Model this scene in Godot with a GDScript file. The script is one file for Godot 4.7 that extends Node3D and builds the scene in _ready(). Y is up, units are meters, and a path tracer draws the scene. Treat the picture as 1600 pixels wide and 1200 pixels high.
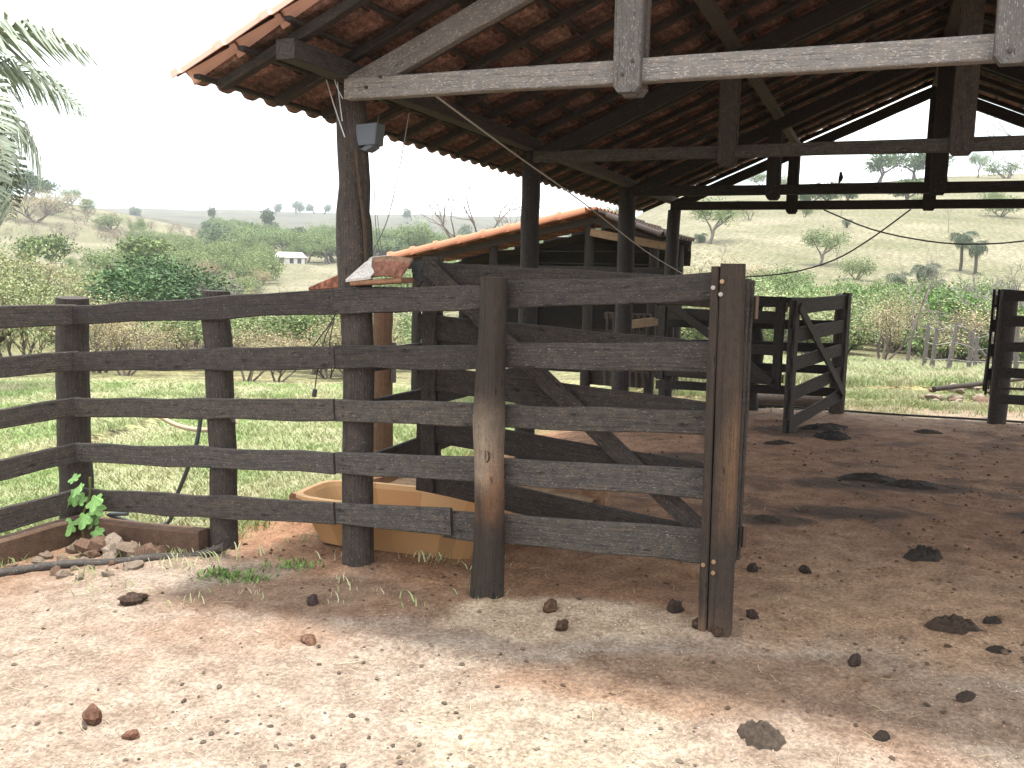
extends Node3D

# ---------------------------------------------------------------- frame of the place
const YAW := 0.3855                      # the barn's row of posts is turned this far from the view
const PX := -0.867                       # first corner post of the barn, x and depth
const PD := 4.75
var org := Vector3.ZERO                  # origin of the thing being built, as (u, y, v)
var names := {}
var T := {}                              # textures
var M := {}                              # materials
var nz := FastNoiseLite.new()
var nz2 := FastNoiseLite.new()
var ground_part := {}


# u runs along the row of barn posts, v along the trusses
func world(u: float, y: float, v: float) -> Vector3:
	return Vector3(PX + u * sin(YAW) + v * cos(YAW), y, -(PD + u * cos(YAW) - v * sin(YAW)))


func to_uv(x: float, d: float) -> Vector2:
	var a := x - PX
	var b := d - PD
	return Vector2(a * sin(YAW) + b * cos(YAW), a * cos(YAW) - b * sin(YAW))


func loc(u: float, y: float, v: float) -> Vector3:
	return Vector3(v - org.z, y - org.y, -(u - org.x))


# ---------------------------------------------------------------- naming and tagging
func numbered(called: String, parent: Node) -> String:
	var key := str(parent.get_instance_id()) + called
	var n: int = names.get(key, 0)
	names[key] = n + 1
	return called if n == 0 else "%s_%03d" % [called, n]


func tag(o: Node, label: String, category: String, group := "", kind := "") -> Node:
	if label: o.set_meta("label", label)
	if category: o.set_meta("category", category)
	if group: o.set_meta("group", group)
	if kind: o.set_meta("kind", kind)
	return o


func thing(called: String, label: String, category: String, at := Vector3.ZERO, turn := 0.0, group := "") -> Node3D:
	var o := Node3D.new()
	o.name = numbered(called, self)
	add_child(o, true)
	o.position = at
	o.rotation.y = turn
	tag(o, label, category, group)
	return o


func thing_b(called: String, label: String, category: String, u: float, y: float, v: float, group := "") -> Node3D:
	org = Vector3(u, y, v)
	return thing(called, label, category, world(u, y, v), -YAW, group)


func obj(called: String, mesh: Mesh, mat: Material, parent: Node = null) -> MeshInstance3D:
	var p: Node = parent if parent else self
	var o := MeshInstance3D.new()
	o.name = numbered(called, p)
	o.mesh = mesh
	o.material_override = mat
	p.add_child(o, true)
	return o


func copy(o: Node3D, label: String, at: Vector3, turn: float, s: Vector3, group := "") -> Node3D:
	var c: Node3D = o.duplicate()
	var base := String(o.name)
	if base.length() > 4 and base[-4] == "_" and base.right(3).is_valid_int():
		base = base.left(-4)
	c.name = numbered(base, self)
	add_child(c, true)
	c.position = at
	c.rotation.y = turn
	c.scale = s
	if label: c.set_meta("label", label)
	if group: c.set_meta("group", group)
	elif c.has_meta("group"): c.remove_meta("group")
	return c


# ---------------------------------------------------------------- mesh building
class MB:
	var v := PackedVector3Array()
	var n := PackedVector3Array()
	var uv := PackedVector2Array()
	var c := PackedColorArray()
	var col := Color.WHITE

	func tri(a: Vector3, b: Vector3, d: Vector3, na: Vector3, nb: Vector3, nd: Vector3, ua := Vector2.ZERO, ub := Vector2.ZERO, ud := Vector2.ZERO) -> void:
		var x := (b - a).cross(d - a)
		if x.dot(na + nb + nd) > 0.0:
			v.append_array(PackedVector3Array([a, d, b])); n.append_array(PackedVector3Array([na, nd, nb])); uv.append_array(PackedVector2Array([ua, ud, ub]))
		else:
			v.append_array(PackedVector3Array([a, b, d])); n.append_array(PackedVector3Array([na, nb, nd])); uv.append_array(PackedVector2Array([ua, ub, ud]))
		c.append(col); c.append(col); c.append(col)

	# a quad with a flat normal that points along the hint
	func quad(a: Vector3, b: Vector3, d: Vector3, e: Vector3, hint: Vector3, ua := Vector2.ZERO, ub := Vector2.ZERO, ud := Vector2.ZERO, ue := Vector2.ZERO) -> void:
		var x := (d - a).cross(e - b)
		if x.length() < 1e-10: return
		x = x.normalized()
		if x.dot(hint) < 0.0: x = -x
		tri(a, b, d, x, x, x, ua, ub, ud)
		tri(a, d, e, x, x, x, ua, ud, ue)

	func flat(a: Vector3, b: Vector3, d: Vector3, hint: Vector3, ua := Vector2.ZERO, ub := Vector2.ZERO, ud := Vector2.ZERO) -> void:
		var x := (b - a).cross(d - a)
		if x.length() < 1e-12: return
		x = x.normalized()
		if x.dot(hint) < 0.0: x = -x
		tri(a, b, d, x, x, x, ua, ub, ud)

	func mesh() -> ArrayMesh:
		var a := []
		a.resize(Mesh.ARRAY_MAX)
		a[Mesh.ARRAY_VERTEX] = v
		a[Mesh.ARRAY_NORMAL] = n
		a[Mesh.ARRAY_TEX_UV] = uv
		a[Mesh.ARRAY_COLOR] = c
		var m := ArrayMesh.new()
		m.add_surface_from_arrays(Mesh.PRIMITIVE_TRIANGLES, a)
		return m


# a sawn board between two points: h is its height along up (one value per end), t its thickness
func board(mb: MB, a: Vector3, b: Vector3, h0: float, h1: float, t: float, sd: int, wob := 0.004, up := Vector3.UP, cham := 0.005) -> MB:
	var dir := (b - a).normalized()
	var side := dir.cross(up).normalized()
	var upv := side.cross(dir).normalized()
	var length := a.distance_to(b)
	var segs: int = clampi(int(length / 0.22), 1, 14)
	var rings: Array[PackedVector3Array] = []
	var us := PackedFloat32Array()
	for i in segs + 1:
		var f := float(i) / segs
		var p := a.lerp(b, f)
		var h := lerpf(h0, h1, f) * 0.5
		var tp := h + wob * nz.get_noise_2d(f * length * 260.0, sd * 37.0) * 2.0
		var bt := -h + wob * nz.get_noise_2d(f * length * 260.0 + 900.0, sd * 37.0) * 2.0
		var bow := wob * 0.7 * nz.get_noise_2d(f * length * 160.0, sd * 53.0 + 400.0) * 2.0
		var z := t * 0.5
		var k := cham
		var r := PackedVector3Array()
		for q in [[tp, z - k], [tp - k, z], [bt + k, z], [bt, z - k], [bt, -z + k], [bt + k, -z], [tp - k, -z], [tp, -z + k]]:
			r.append(p + upv * q[0] + side * (q[1] + bow))
		rings.append(r)
		us.append(f * length + sd * 0.377)
	var vo := sd * 0.219
	var per := PackedFloat32Array([0.0])
	for j in 8:
		per.append(per[j] + rings[0][j].distance_to(rings[0][(j + 1) % 8]))
	for i in segs:
		for j in 8:
			var j2 := (j + 1) % 8
			var mid := (rings[i][j] + rings[i][j2]) * 0.5
			var cen := a.lerp(b, float(i) / segs)
			mb.quad(rings[i][j], rings[i][j2], rings[i + 1][j2], rings[i + 1][j], mid - cen, Vector2(us[i], per[j] * 3.0 + vo), Vector2(us[i], per[j + 1] * 3.0 + vo), Vector2(us[i + 1], per[j + 1] * 3.0 + vo), Vector2(us[i + 1], per[j] * 3.0 + vo))
	for e in [0, segs]:
		var r: PackedVector3Array = rings[e]
		var cc := a if e == 0 else b
		for j in 8:
			mb.flat(cc, r[j], r[(j + 1) % 8], dir * (-1.0 if e == 0 else 1.0), Vector2(0.5, vo), Vector2(0.52, vo + 0.1), Vector2(0.54, vo + 0.2))
	return mb


# a log or tube through points, with its own radius at each
func log_tube(mb: MB, pts: PackedVector3Array, rad: PackedFloat32Array, sides: int, sd := 0, rough := 0.0, caps := true, fluted := 0.0) -> MB:
	var rings: Array[PackedVector3Array] = []
	var nrm: Array[PackedVector3Array] = []
	var along := PackedFloat32Array([0.0])
	var ref := Vector3(0.13, 0.2, 0.97)
	if absf((pts[-1] - pts[0]).normalized().dot(ref)) > 0.9: ref = Vector3(0.97, 0.1, 0.13)
	for i in pts.size():
		var dir := (pts[mini(i + 1, pts.size() - 1)] - pts[maxi(i - 1, 0)]).normalized()
		var s := dir.cross(ref).normalized()
		var w := s.cross(dir).normalized()
		if i > 0: along.append(along[i - 1] + pts[i].distance_to(pts[i - 1]))
		var r := PackedVector3Array()
		var q := PackedVector3Array()
		for j in sides:
			var a := TAU * j / sides
			var o := s * cos(a) + w * sin(a)
			var k := rad[i] * (1.0 + rough * nz.get_noise_3d(o.x * 55.0 + sd * 91.0, along[i] * 120.0, o.z * 55.0 + o.y * 30.0) + fluted * nz2.get_noise_2d(a * 60.0 + sd * 77.0, along[i] * 25.0))
			r.append(pts[i] + o * k)
			q.append(o)
		rings.append(r)
		nrm.append(q)
	var circ := TAU * rad[0] * 3.0
	for i in pts.size() - 1:
		for j in sides:
			var j2 := (j + 1) % sides
			var ua := Vector2(along[i] + sd * 0.31, circ * j / sides)
			var ub := Vector2(along[i] + sd * 0.31, circ * (j + 1) / sides)
			var uc := Vector2(along[i + 1] + sd * 0.31, circ * (j + 1) / sides)
			var ud := Vector2(along[i + 1] + sd * 0.31, circ * j / sides)
			mb.tri(rings[i][j], rings[i][j2], rings[i + 1][j2], nrm[i][j], nrm[i][j2], nrm[i + 1][j2], ua, ub, uc)
			mb.tri(rings[i][j], rings[i + 1][j2], rings[i + 1][j], nrm[i][j], nrm[i + 1][j2], nrm[i + 1][j], ua, uc, ud)
	if caps:
		for e in [0, pts.size() - 1]:
			var dir := (pts[-1] - pts[-2]).normalized() if e else (pts[0] - pts[1]).normalized()
			var cc := pts[e] + dir * rad[e] * 0.08
			for j in sides:
				mb.flat(cc, rings[e][j], rings[e][(j + 1) % sides], dir, Vector2(0.3, 0.3), Vector2(0.33, 0.34), Vector2(0.36, 0.38))
	return mb


# an uneven lump that lies on the ground: stones, clods, dung
func lump(rx: float, ry: float, rz: float, sd: int, rough: float, rows := 7, cols := 11, rings := 0.0) -> ArrayMesh:
	var mb := MB.new()
	var g: Array[PackedVector3Array] = []
	for i in rows + 1:
		var r := PackedVector3Array()
		var b := PI * i / rows
		for j in cols:
			var a := TAU * j / cols
			var o := Vector3(sin(b) * cos(a), cos(b), sin(b) * sin(a))
			var k := 1.0 + rough * nz2.get_noise_3d(o.x * 70.0 + sd * 131.0, o.y * 70.0, o.z * 70.0) + rough * 0.5 * nz2.get_noise_3d(o.x * 190.0 + sd * 57.0, o.y * 190.0, o.z * 190.0)
			k += rings * sin(b * 9.0)
			r.append(Vector3(o.x * rx, o.y * ry, o.z * rz) * k)
		g.append(r)
	for i in rows:
		for j in cols:
			var j2 := (j + 1) % cols
			var f := Vector2(float(j) / cols, float(i) / rows)
			mb.quad(g[i][j], g[i][j2], g[i + 1][j2], g[i + 1][j], (g[i][j] + g[i + 1][j2]) * 0.5, f, f + Vector2(0.1, 0), f + Vector2(0.1, 0.1), f + Vector2(0, 0.1)) if i > 0 and i < rows - 1 else mb.flat(g[i][j], g[i + 1][j2] if i == 0 else g[i][j2], g[i + 1][j], g[i][j] + g[i + 1][j], f, f + Vector2(0.1, 0.1), f + Vector2(0, 0.1))
	return mb.mesh()


func multi(mesh: Mesh, mat: Material, xs: Array[Transform3D], cols: PackedColorArray = PackedColorArray()) -> MultiMeshInstance3D:
	var mm := MultiMesh.new()
	mm.transform_format = MultiMesh.TRANSFORM_3D
	mm.use_colors = cols.size() > 0
	mm.mesh = mesh
	mm.instance_count = xs.size()
	for i in xs.size():
		mm.set_instance_transform(i, xs[i])
		if cols.size(): mm.set_instance_color(i, cols[i])
	var o := MultiMeshInstance3D.new()
	o.multimesh = mm
	o.material_override = mat
	return o


# ---------------------------------------------------------------- textures
func noise_bytes(sd: int, freq: float, w: int, h: int, rw: int, rh: int, oct := 3) -> PackedByteArray:
	var f := FastNoiseLite.new()
	f.seed = sd
	f.frequency = freq
	f.fractal_octaves = oct
	f.noise_type = FastNoiseLite.TYPE_SIMPLEX_SMOOTH
	var im := f.get_seamless_image(rw, rh)
	im.convert(Image.FORMAT_L8)
	if rw != w or rh != h: im.resize(w, h, Image.INTERPOLATE_CUBIC)
	return im.get_data()


func wood_texture(sd: int, dark: Color, light: Color, specks: int, speck: Color) -> Array:
	var w := 1024
	var h := 512
	var a := noise_bytes(sd, 0.06, w, h, 48, h, 4)        # long fine grain
	var b := noise_bytes(sd + 1, 0.02, w, h, 128, h, 3)   # bands
	var c := noise_bytes(sd + 2, 0.012, w, h, w, h, 3)    # blotches
	var e := noise_bytes(sd + 3, 0.25, w, h, 200, h, 2)   # pores
	var px := PackedByteArray()
	px.resize(w * h * 3)
	var hp := PackedByteArray()
	hp.resize(w * h)
	for i in w * h:
		var ring := 0.5 + 0.5 * sin(b[i] * 0.13 + (c[i] - 128) * 0.09)
		var g := (a[i] * 0.32 + ring * 255.0 * 0.26 + e[i] * 0.10 + c[i] * 0.32) / 255.0
		g = clampf((g - 0.5) * 1.25 + 0.5, 0.0, 1.0)
		var bl := clampf((c[i] - 90) / 255.0, 0.0, 0.4)
		px[i * 3] = int(255.0 * lerpf(dark.r, light.r, g))
		px[i * 3 + 1] = int(255.0 * lerpf(dark.g, light.g, g * (1.0 - bl * 0.2)))
		px[i * 3 + 2] = int(255.0 * lerpf(dark.b, light.b, g * (1.0 - bl * 0.45)))
		hp[i] = int(255.0 * clampf(g * 0.7 + e[i] / 850.0, 0.0, 1.0))
	var rng := RandomNumberGenerator.new()
	rng.seed = sd
	for k in 8:                                           # knots, and checks along the grain
		var kx := rng.randi_range(40, w - 41)
		var ky := rng.randi_range(0, h - 1)
		var ka := rng.randf_range(9.0, 26.0)
		var kb := ka * rng.randf_range(0.35, 0.6)
		for j in range(-int(ka * 1.5), int(ka * 1.5)):
			for jj in range(-int(kb * 1.5), int(kb * 1.5)):
				var rr := sqrt(pow(j / ka, 2.0) + pow(jj / kb, 2.0))
				if rr > 1.4: continue
				var i := ((ky + jj) % h + h) % h * w + kx + j
				var q := lerpf(0.6, 1.0, clampf((rr - 0.2) / 1.2, 0.0, 1.0)) * (1.0 - 0.3 * clampf(1.0 - absf(rr - 0.85) * 6.0, 0.0, 1.0))
				for ch in 3: px[i * 3 + ch] = int(px[i * 3 + ch] * q)
				hp[i] = int(hp[i] * q)
	for k in 46:
		var kx := rng.randi_range(0, w - 320)
		var ky := rng.randf() * h
		var kl := rng.randi_range(50, 310)
		for j in kl:
			ky += rng.randf_range(-0.16, 0.16)
			var wd := 2 if absf(j - kl * 0.5) < kl * 0.25 else 1
			for jj in wd:
				var i := ((int(ky) + jj) % h + h) % h * w + kx + j
				for ch in 3: px[i * 3 + ch] = int(px[i * 3 + ch] * 0.55)
				hp[i] = int(hp[i] * 0.2)
	for k in specks:                                       # flecks of lichen and scuffs
		var x := rng.randi_range(0, w - 14)
		var y := rng.randi_range(0, h - 8)
		var l := rng.randi_range(2, 14)
		var q := rng.randf_range(0.3, 1.0)
		for j in l:
			for jj in rng.randi_range(1, 4):
				var i := ((y + jj + (j % 3)) % h) * w + x + j
				px[i * 3] = int(lerpf(px[i * 3], speck.r * 255.0, q))
				px[i * 3 + 1] = int(lerpf(px[i * 3 + 1], speck.g * 255.0, q))
				px[i * 3 + 2] = int(lerpf(px[i * 3 + 2], speck.b * 255.0, q))
	return [ImageTexture.create_from_image(Image.create_from_data(w, h, false, Image.FORMAT_RGB8, px)), ImageTexture.create_from_image(Image.create_from_data(w, h, false, Image.FORMAT_L8, hp))]


# grainy texture round a middle grey: earth, clay, concrete
func grain_texture(sd: int, w: int, fine: float, contrast: float, straw := 0) -> Array:
	var a := noise_bytes(sd, fine, w, w, w, w, 4)
	var b := noise_bytes(sd + 1, fine * 0.18, w, w, w, w, 4)
	var c := noise_bytes(sd + 2, fine * 2.4, w, w, w, w, 2)
	var px := PackedByteArray()
	px.resize(w * w * 3)
	var hp := PackedByteArray()
	hp.resize(w * w)
	for i in w * w:
		var g := (a[i] * 0.42 + b[i] * 0.28 + c[i] * 0.30) / 255.0
		g = clampf((g - 0.5) * contrast + 0.72, 0.12, 1.0)
		px[i * 3] = int(255.0 * g)
		px[i * 3 + 1] = int(255.0 * g * (0.985 - (1.0 - b[i] / 255.0) * 0.05))
		px[i * 3 + 2] = int(255.0 * g * (0.965 - (1.0 - b[i] / 255.0) * 0.08))
		hp[i] = int(255.0 * clampf((a[i] * 0.5 + b[i] * 0.3 + c[i] * 0.2) / 255.0, 0.0, 1.0))
	var rng := RandomNumberGenerator.new()
	rng.seed = sd
	for k in straw:
		var x := rng.randf() * w
		var y := rng.randf() * w
		var t := rng.randf() * TAU
		var up := rng.randf() < 0.55
		for j in rng.randi_range(3, 16):
			var i := (int(y + sin(t) * j) % w + w) % w * w + (int(x + cos(t) * j) % w + w) % w
			var q := 0.98 if up else 0.35
			px[i * 3] = int(lerpf(px[i * 3], q * 255.0, 0.7))
			px[i * 3 + 1] = int(lerpf(px[i * 3 + 1], q * 240.0, 0.7))
			px[i * 3 + 2] = int(lerpf(px[i * 3 + 2], q * 210.0, 0.7))
	return [ImageTexture.create_from_image(Image.create_from_data(w, w, false, Image.FORMAT_RGB8, px)), ImageTexture.create_from_image(Image.create_from_data(w, w, false, Image.FORMAT_L8, hp))]


func mat(tex: Array, rough := 0.9, relief := 0.0, scale := 1.0, tint := Color.WHITE) -> StandardMaterial3D:
	var m := StandardMaterial3D.new()
	m.vertex_color_use_as_albedo = true
	m.albedo_color = tint
	m.roughness = rough
	m.metallic_specular = 0.35
	m.uv1_scale = Vector3(scale, scale, scale)
	if tex.size():
		m.albedo_texture = tex[0]
		if relief > 0.0:
			m.heightmap_enabled = true
			m.heightmap_texture = tex[1]
			m.heightmap_scale = relief
	return m


func tri_mat(tex: Array, rough: float, relief: float, scale: float, tint: Color) -> StandardMaterial3D:
	var m := mat(tex, rough, relief, scale, tint)
	m.uv1_triplanar = true
	return m


func lin(r: float, g: float, b: float) -> Color:
	return Color(r, g, b).linear_to_srgb()


func make_materials() -> void:
	T.wood = wood_texture(11, lin(0.023, 0.020, 0.019), lin(0.122, 0.108, 0.100), 700, lin(0.26, 0.25, 0.23))
	T.grey_wood = wood_texture(21, lin(0.11, 0.10, 0.096), lin(0.28, 0.256, 0.246), 1300, lin(0.62, 0.6, 0.56))
	T.pale_wood = wood_texture(31, lin(0.17, 0.12, 0.085), lin(0.42, 0.33, 0.25), 150, lin(0.5, 0.45, 0.4))
	T.earth = grain_texture(41, 1024, 0.05, 0.7, 500)
	T.clay = grain_texture(51, 512, 0.02, 1.1)
	T.field = grain_texture(61, 1024, 0.05, 2.0, 600)
	M.wood = mat(T.wood, 0.78, 0.25)
	M.grey_wood = mat(T.grey_wood, 0.85, 0.25)
	M.pale_wood = mat(T.pale_wood, 0.85, 0.2)
	M.earth = mat(T.earth, 0.97, 0.55, 1.0)
	M.field = mat(T.field, 0.97, 0.0, 1.0)
	M.clay = tri_mat(T.clay, 0.85, 0.12, 2.2, Color.WHITE)
	M.smooth_clay = mat([], 0.8)
	M.stone = tri_mat(T.clay, 0.92, 0.5, 4.0, Color.WHITE)
	M.concrete = tri_mat(T.earth, 0.93, 0.35, 1.4, Color.WHITE)
	M.plain = mat([], 0.7)
	M.dung = tri_mat(T.earth, 0.75, 1.2, 6.0, Color.WHITE)
	M.tub = tri_mat(T.clay, 0.6, 0.05, 2.0, Color.WHITE)
	M.metal = mat([], 0.45)
	M.metal.metallic = 0.6
	M.leaf = mat([], 0.6)
	M.leaf.backlight = Color(0.5, 0.5, 0.5)
	M.grass = mat([], 0.75)
	M.grass.backlight = Color(0.5, 0.5, 0.5)
	M.bark = mat(T.grey_wood, 0.92, 0.5)


# ---------------------------------------------------------------- the lie of the land
func sstep(a: float, b: float, x: float) -> float:
	var t := clampf((x - a) / (b - a), 0.0, 1.0)
	return t * t * (3.0 - 2.0 * t)


func ladder(x: float, xs: PackedFloat32Array, ys: PackedFloat32Array) -> float:
	for i in xs.size() - 1:
		if x < xs[i + 1]:
			return lerpf(ys[i], ys[i + 1], clampf((x - xs[i]) / (xs[i + 1] - xs[i]), 0.0, 1.0))
	return ys[-1]


var LX := PackedFloat32Array([6, 16, 45, 80, 180, 350, 500, 900, 1100, 2500])
var LY := PackedFloat32Array([0, -0.45, -2.8, -1.5, 2.4, 9, 22, 58, 60, 40])
var RX := PackedFloat32Array([11, 16, 25, 40, 70, 100, 150, 255, 330, 600, 2500])
var RY := PackedFloat32Array([0, -0.15, -0.7, -1.3, -0.2, 4.0, 13.5, 31, 31.5, 17, 30])


func land(x: float, d: float) -> float:
	var q := to_uv(x, d)
	var near := -0.055 * clampf(-q.y - 0.1, 0.0, 2.2) * (1.0 - sstep(14.0, 30.0, d)) + 0.012 * clampf(q.y, 0.0, 6.0) * (1.0 - sstep(14.0, 30.0, d))
	if d < 6.0: return near
	var s := x / d
	var w := sstep(0.02, 0.2, s)
	var l := ladder(d, LX, LY) + 21.0 * exp(-0.5 * (pow((x + 205.0) / 60.0, 2.0) + pow((d - 300.0) / 90.0, 2.0)))
	var r := ladder(d, RX, RY) * (0.80 + 0.28 * sstep(0.1, 0.62, s))
	var y := lerpf(l, r, w)
	if d > 60.0:
		y += nz.get_noise_2d(x * 1.1, d * 1.1) * 2.2 * sstep(60.0, 200.0, d)
	return y + near


func lawn(x: float, d: float) -> float:      # 1 on grass, 0 on bare earth
	var q := to_uv(x, d)
	var e := nz.get_noise_2d(x * 60.0, d * 60.0) * 0.45 + nz2.get_noise_2d(x * 90.0, d * 90.0) * 0.2
	var left := sstep(-0.2, 0.5, q.x + e * 0.8) * sstep(0.55, 1.25, -q.y + e + minf(0.0, (q.x - 2.2)) * 0.12 - 0.15 * sstep(3.0, 5.0, q.x))
	if q.y < -1.95: left = maxf(left, sstep(-2.05, -2.3, q.y + 0.45 * (q.x if q.x < 0.0 else 0.0) + e * 0.1))
	var rear := sstep(8.0, 10.6, q.x + e * 2.2 - 1.2 * sstep(2.5, 5.0, q.y))
	return clampf(maxf(left, rear), 0.0, 1.0)


func spot(x: float, d: float, cx: float, cd: float, rx: float, rd: float) -> float:
	var e := nz2.get_noise_2d(x * 110.0 + cx * 40.0, d * 110.0) * 0.5 + nz.get_noise_2d(x * 260.0, d * 260.0) * 0.3
	var k := pow((x - cx) / rx, 2.0) + pow((d - cd) / rd, 2.0)
	return 1.0 - sstep(0.55, 1.25, k + e)


func mixc(a: Color, b: Color, t: float) -> Color:
	return a.lerp(b, clampf(t, 0.0, 1.0))


# base colour of the yard and the barn floor, linear
func earth_colour(x: float, d: float) -> Color:
	var q := to_uv(x, d)
	var n1 := nz.get_noise_2d(x * 45.0, d * 45.0)
	var n2 := nz2.get_noise_2d(x * 160.0, d * 160.0)
	var n3 := nz.get_noise_2d(x * 420.0 + 70.0, d * 420.0)
	var c := Color(0.475, 0.40, 0.335)                                        # pale sandy yard
	c = mixc(c, Color(0.42, 0.29, 0.215), sstep(0.0, 0.6, n1 + n2 * 0.3) * 0.8)     # redder drifts
	c = mixc(c, Color(0.53, 0.465, 0.40), sstep(0.0, 0.8, -n1 + n2 * 0.25) * 0.6)
	c = mixc(c, Color(0.41, 0.25, 0.16), sstep(-0.9, -1.9, q.y) * sstep(-2.6, -0.8, q.x) * 0.7)
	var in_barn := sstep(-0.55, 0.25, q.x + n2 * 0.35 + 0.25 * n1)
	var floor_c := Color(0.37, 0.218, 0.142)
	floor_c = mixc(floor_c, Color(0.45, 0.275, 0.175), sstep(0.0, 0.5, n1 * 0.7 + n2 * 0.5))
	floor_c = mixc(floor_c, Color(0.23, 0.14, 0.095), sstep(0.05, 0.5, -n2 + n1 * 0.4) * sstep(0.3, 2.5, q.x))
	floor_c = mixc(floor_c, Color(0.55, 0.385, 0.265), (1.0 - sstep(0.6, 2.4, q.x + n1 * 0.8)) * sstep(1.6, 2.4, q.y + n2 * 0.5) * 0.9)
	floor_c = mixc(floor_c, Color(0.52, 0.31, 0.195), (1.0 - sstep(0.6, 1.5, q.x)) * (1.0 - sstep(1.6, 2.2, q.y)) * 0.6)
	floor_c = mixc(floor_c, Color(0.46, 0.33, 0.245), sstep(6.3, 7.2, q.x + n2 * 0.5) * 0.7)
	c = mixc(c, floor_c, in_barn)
	c = mixc(c, Color(0.34, 0.215, 0.145), spot(x, d, -0.75, 4.35, 1.1, 0.30) * 0.8)   # dark soil with the roof's shade painted into it, by the posts
	c = mixc(c, Color(0.37, 0.25, 0.175), spot(x, d, 0.75, 3.42, 0.95, 0.30) * 0.85)  # the roof's shade band, painted over the sand in two lengths
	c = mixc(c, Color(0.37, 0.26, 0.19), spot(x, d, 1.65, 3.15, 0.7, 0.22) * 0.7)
	c = mixc(c, Color(0.66, 0.54, 0.41), spot(x, d, 0.35, 4.06, 0.66, 0.28) * 0.95)     # cement wash round the posts
	c = mixc(c, Color(0.58, 0.52, 0.42), spot(x, d, 0.12, 2.95, 0.5, 0.38) * 0.7)
	c = mixc(c, Color(0.42, 0.25, 0.15), spot(x, d, 0.3, 4.75, 0.95, 0.34) * 0.8)       # red earth behind the fence
	for s in [[3.05, 9.5, 0.5, 0.35], [2.6, 7.0, 0.55, 0.2], [3.2, 6.9, 0.5, 0.18], [1.75, 5.9, 0.3, 0.15], [2.3, 6.1, 0.5, 0.2], [3.9, 6.0, 0.5, 0.25], [1.5, 8.0, 0.4, 0.25]]:
		c = mixc(c, Color(0.075, 0.052, 0.040), spot(x, d, s[0], s[1], s[2], s[3]) * 0.8)
	c = mixc(c, Color(0.30, 0.165, 0.095), spot(x, d, -1.2, 8.4, 1.3, 1.3) * 0.8)       # bare red earth round the lawn post
	c = mixc(c, Color(0.52, 0.45, 0.36), sstep(7.3, 7.7, q.x) * (1.0 - sstep(8.4, 10.5, q.x)) * 0.8)
	var k := 0.94 + 0.07 * n2 + 0.10 * n3
	c = Color(c.r * k, c.g * k, c.b * k)
	var g := lawn(x, d)
	var gc := Color(0.30, 0.33, 0.17)
	gc = mixc(gc, Color(0.36, 0.31, 0.17), sstep(-0.25, 0.5, n1 + 0.5 * n2))
	return mixc(c, gc, g)


func field_colour(x: float, d: float) -> Color:
	var s := x / maxf(d, 1.0)
	var n1 := nz.get_noise_2d(x * 4.0, d * 4.0)
	var n2 := nz2.get_noise_2d(x * 14.0, d * 6.0)
	var n3 := nz2.get_noise_2d(x * 40.0, d * 26.0)
	var c := Color(0.245, 0.25, 0.155)
	c = mixc(c, Color(0.325, 0.315, 0.22), sstep(-0.1, 0.5, n1 + n2 * 0.5))
	c = mixc(c, Color(0.18, 0.20, 0.10), sstep(0.1, 0.55, -n1 * 0.6 + n2 * 0.6))
	if s < 0.1 and d > 330.0:                                                  # ploughed plateau
		c = Color(0.125, 0.135, 0.095)
		var strip := fposmod(y_band(x, d), 1.0)
		c = mixc(c, Color(0.085, 0.09, 0.07), sstep(0.86, 0.93, strip))
		c = mixc(c, Color(0.155, 0.145, 0.105), sstep(0.1, 0.5, n1))
	if d < 70.0:
		c = mixc(c, Color(0.20, 0.20, 0.075), 0.5 + 0.5 * n2)
		if d < 30.0:
			c = mixc(c, earth_colour(x, d), 1.0 - sstep(16.0, 30.0, d))
	var k := 1.0 + 0.22 * n3
	return Color(c.r * k, c.g * k, c.b * k)


func y_band(x: float, d: float) -> float:
	return d / 95.0 + x / 700.0 + nz.get_noise_2d(x * 0.6, d * 0.6) * 0.5


func grid_mesh(xs: PackedFloat32Array, ds: PackedFloat32Array, height: Callable, colour: Callable, tile: float, keep: Callable) -> ArrayMesh:
	var nx := xs.size()
	var nd := ds.size()
	var v := PackedVector3Array()
	var c := PackedColorArray()
	var uv := PackedVector2Array()
	var nn := PackedVector3Array()
	v.resize(nx * nd); c.resize(nx * nd); uv.resize(nx * nd); nn.resize(nx * nd)
	for j in nd:
		for i in nx:
			var k := j * nx + i
			v[k] = Vector3(xs[i], height.call(xs[i], ds[j]), -ds[j])
			c[k] = colour.call(xs[i], ds[j])
			uv[k] = Vector2(xs[i] / tile, ds[j] / tile)
	for j in nd:
		for i in nx:
			var a := v[j * nx + mini(i + 1, nx - 1)] - v[j * nx + maxi(i - 1, 0)]
			var b := v[mini(j + 1, nd - 1) * nx + i] - v[maxi(j - 1, 0) * nx + i]
			nn[j * nx + i] = a.cross(b).normalized()
	var idx := PackedInt32Array()
	for j in nd - 1:
		for i in nx - 1:
			if not keep.call(xs[i], xs[i + 1], ds[j], ds[j + 1]): continue
			var k := j * nx + i
			idx.append_array(PackedInt32Array([k, k + nx, k + 1, k + 1, k + nx, k + nx + 1]))
	var a := []
	a.resize(Mesh.ARRAY_MAX)
	a[Mesh.ARRAY_VERTEX] = v
	a[Mesh.ARRAY_NORMAL] = nn
	a[Mesh.ARRAY_TEX_UV] = uv
	a[Mesh.ARRAY_COLOR] = c
	a[Mesh.ARRAY_INDEX] = idx
	var m := ArrayMesh.new()
	m.add_surface_from_arrays(Mesh.PRIMITIVE_TRIANGLES, a)
	return m


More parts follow.
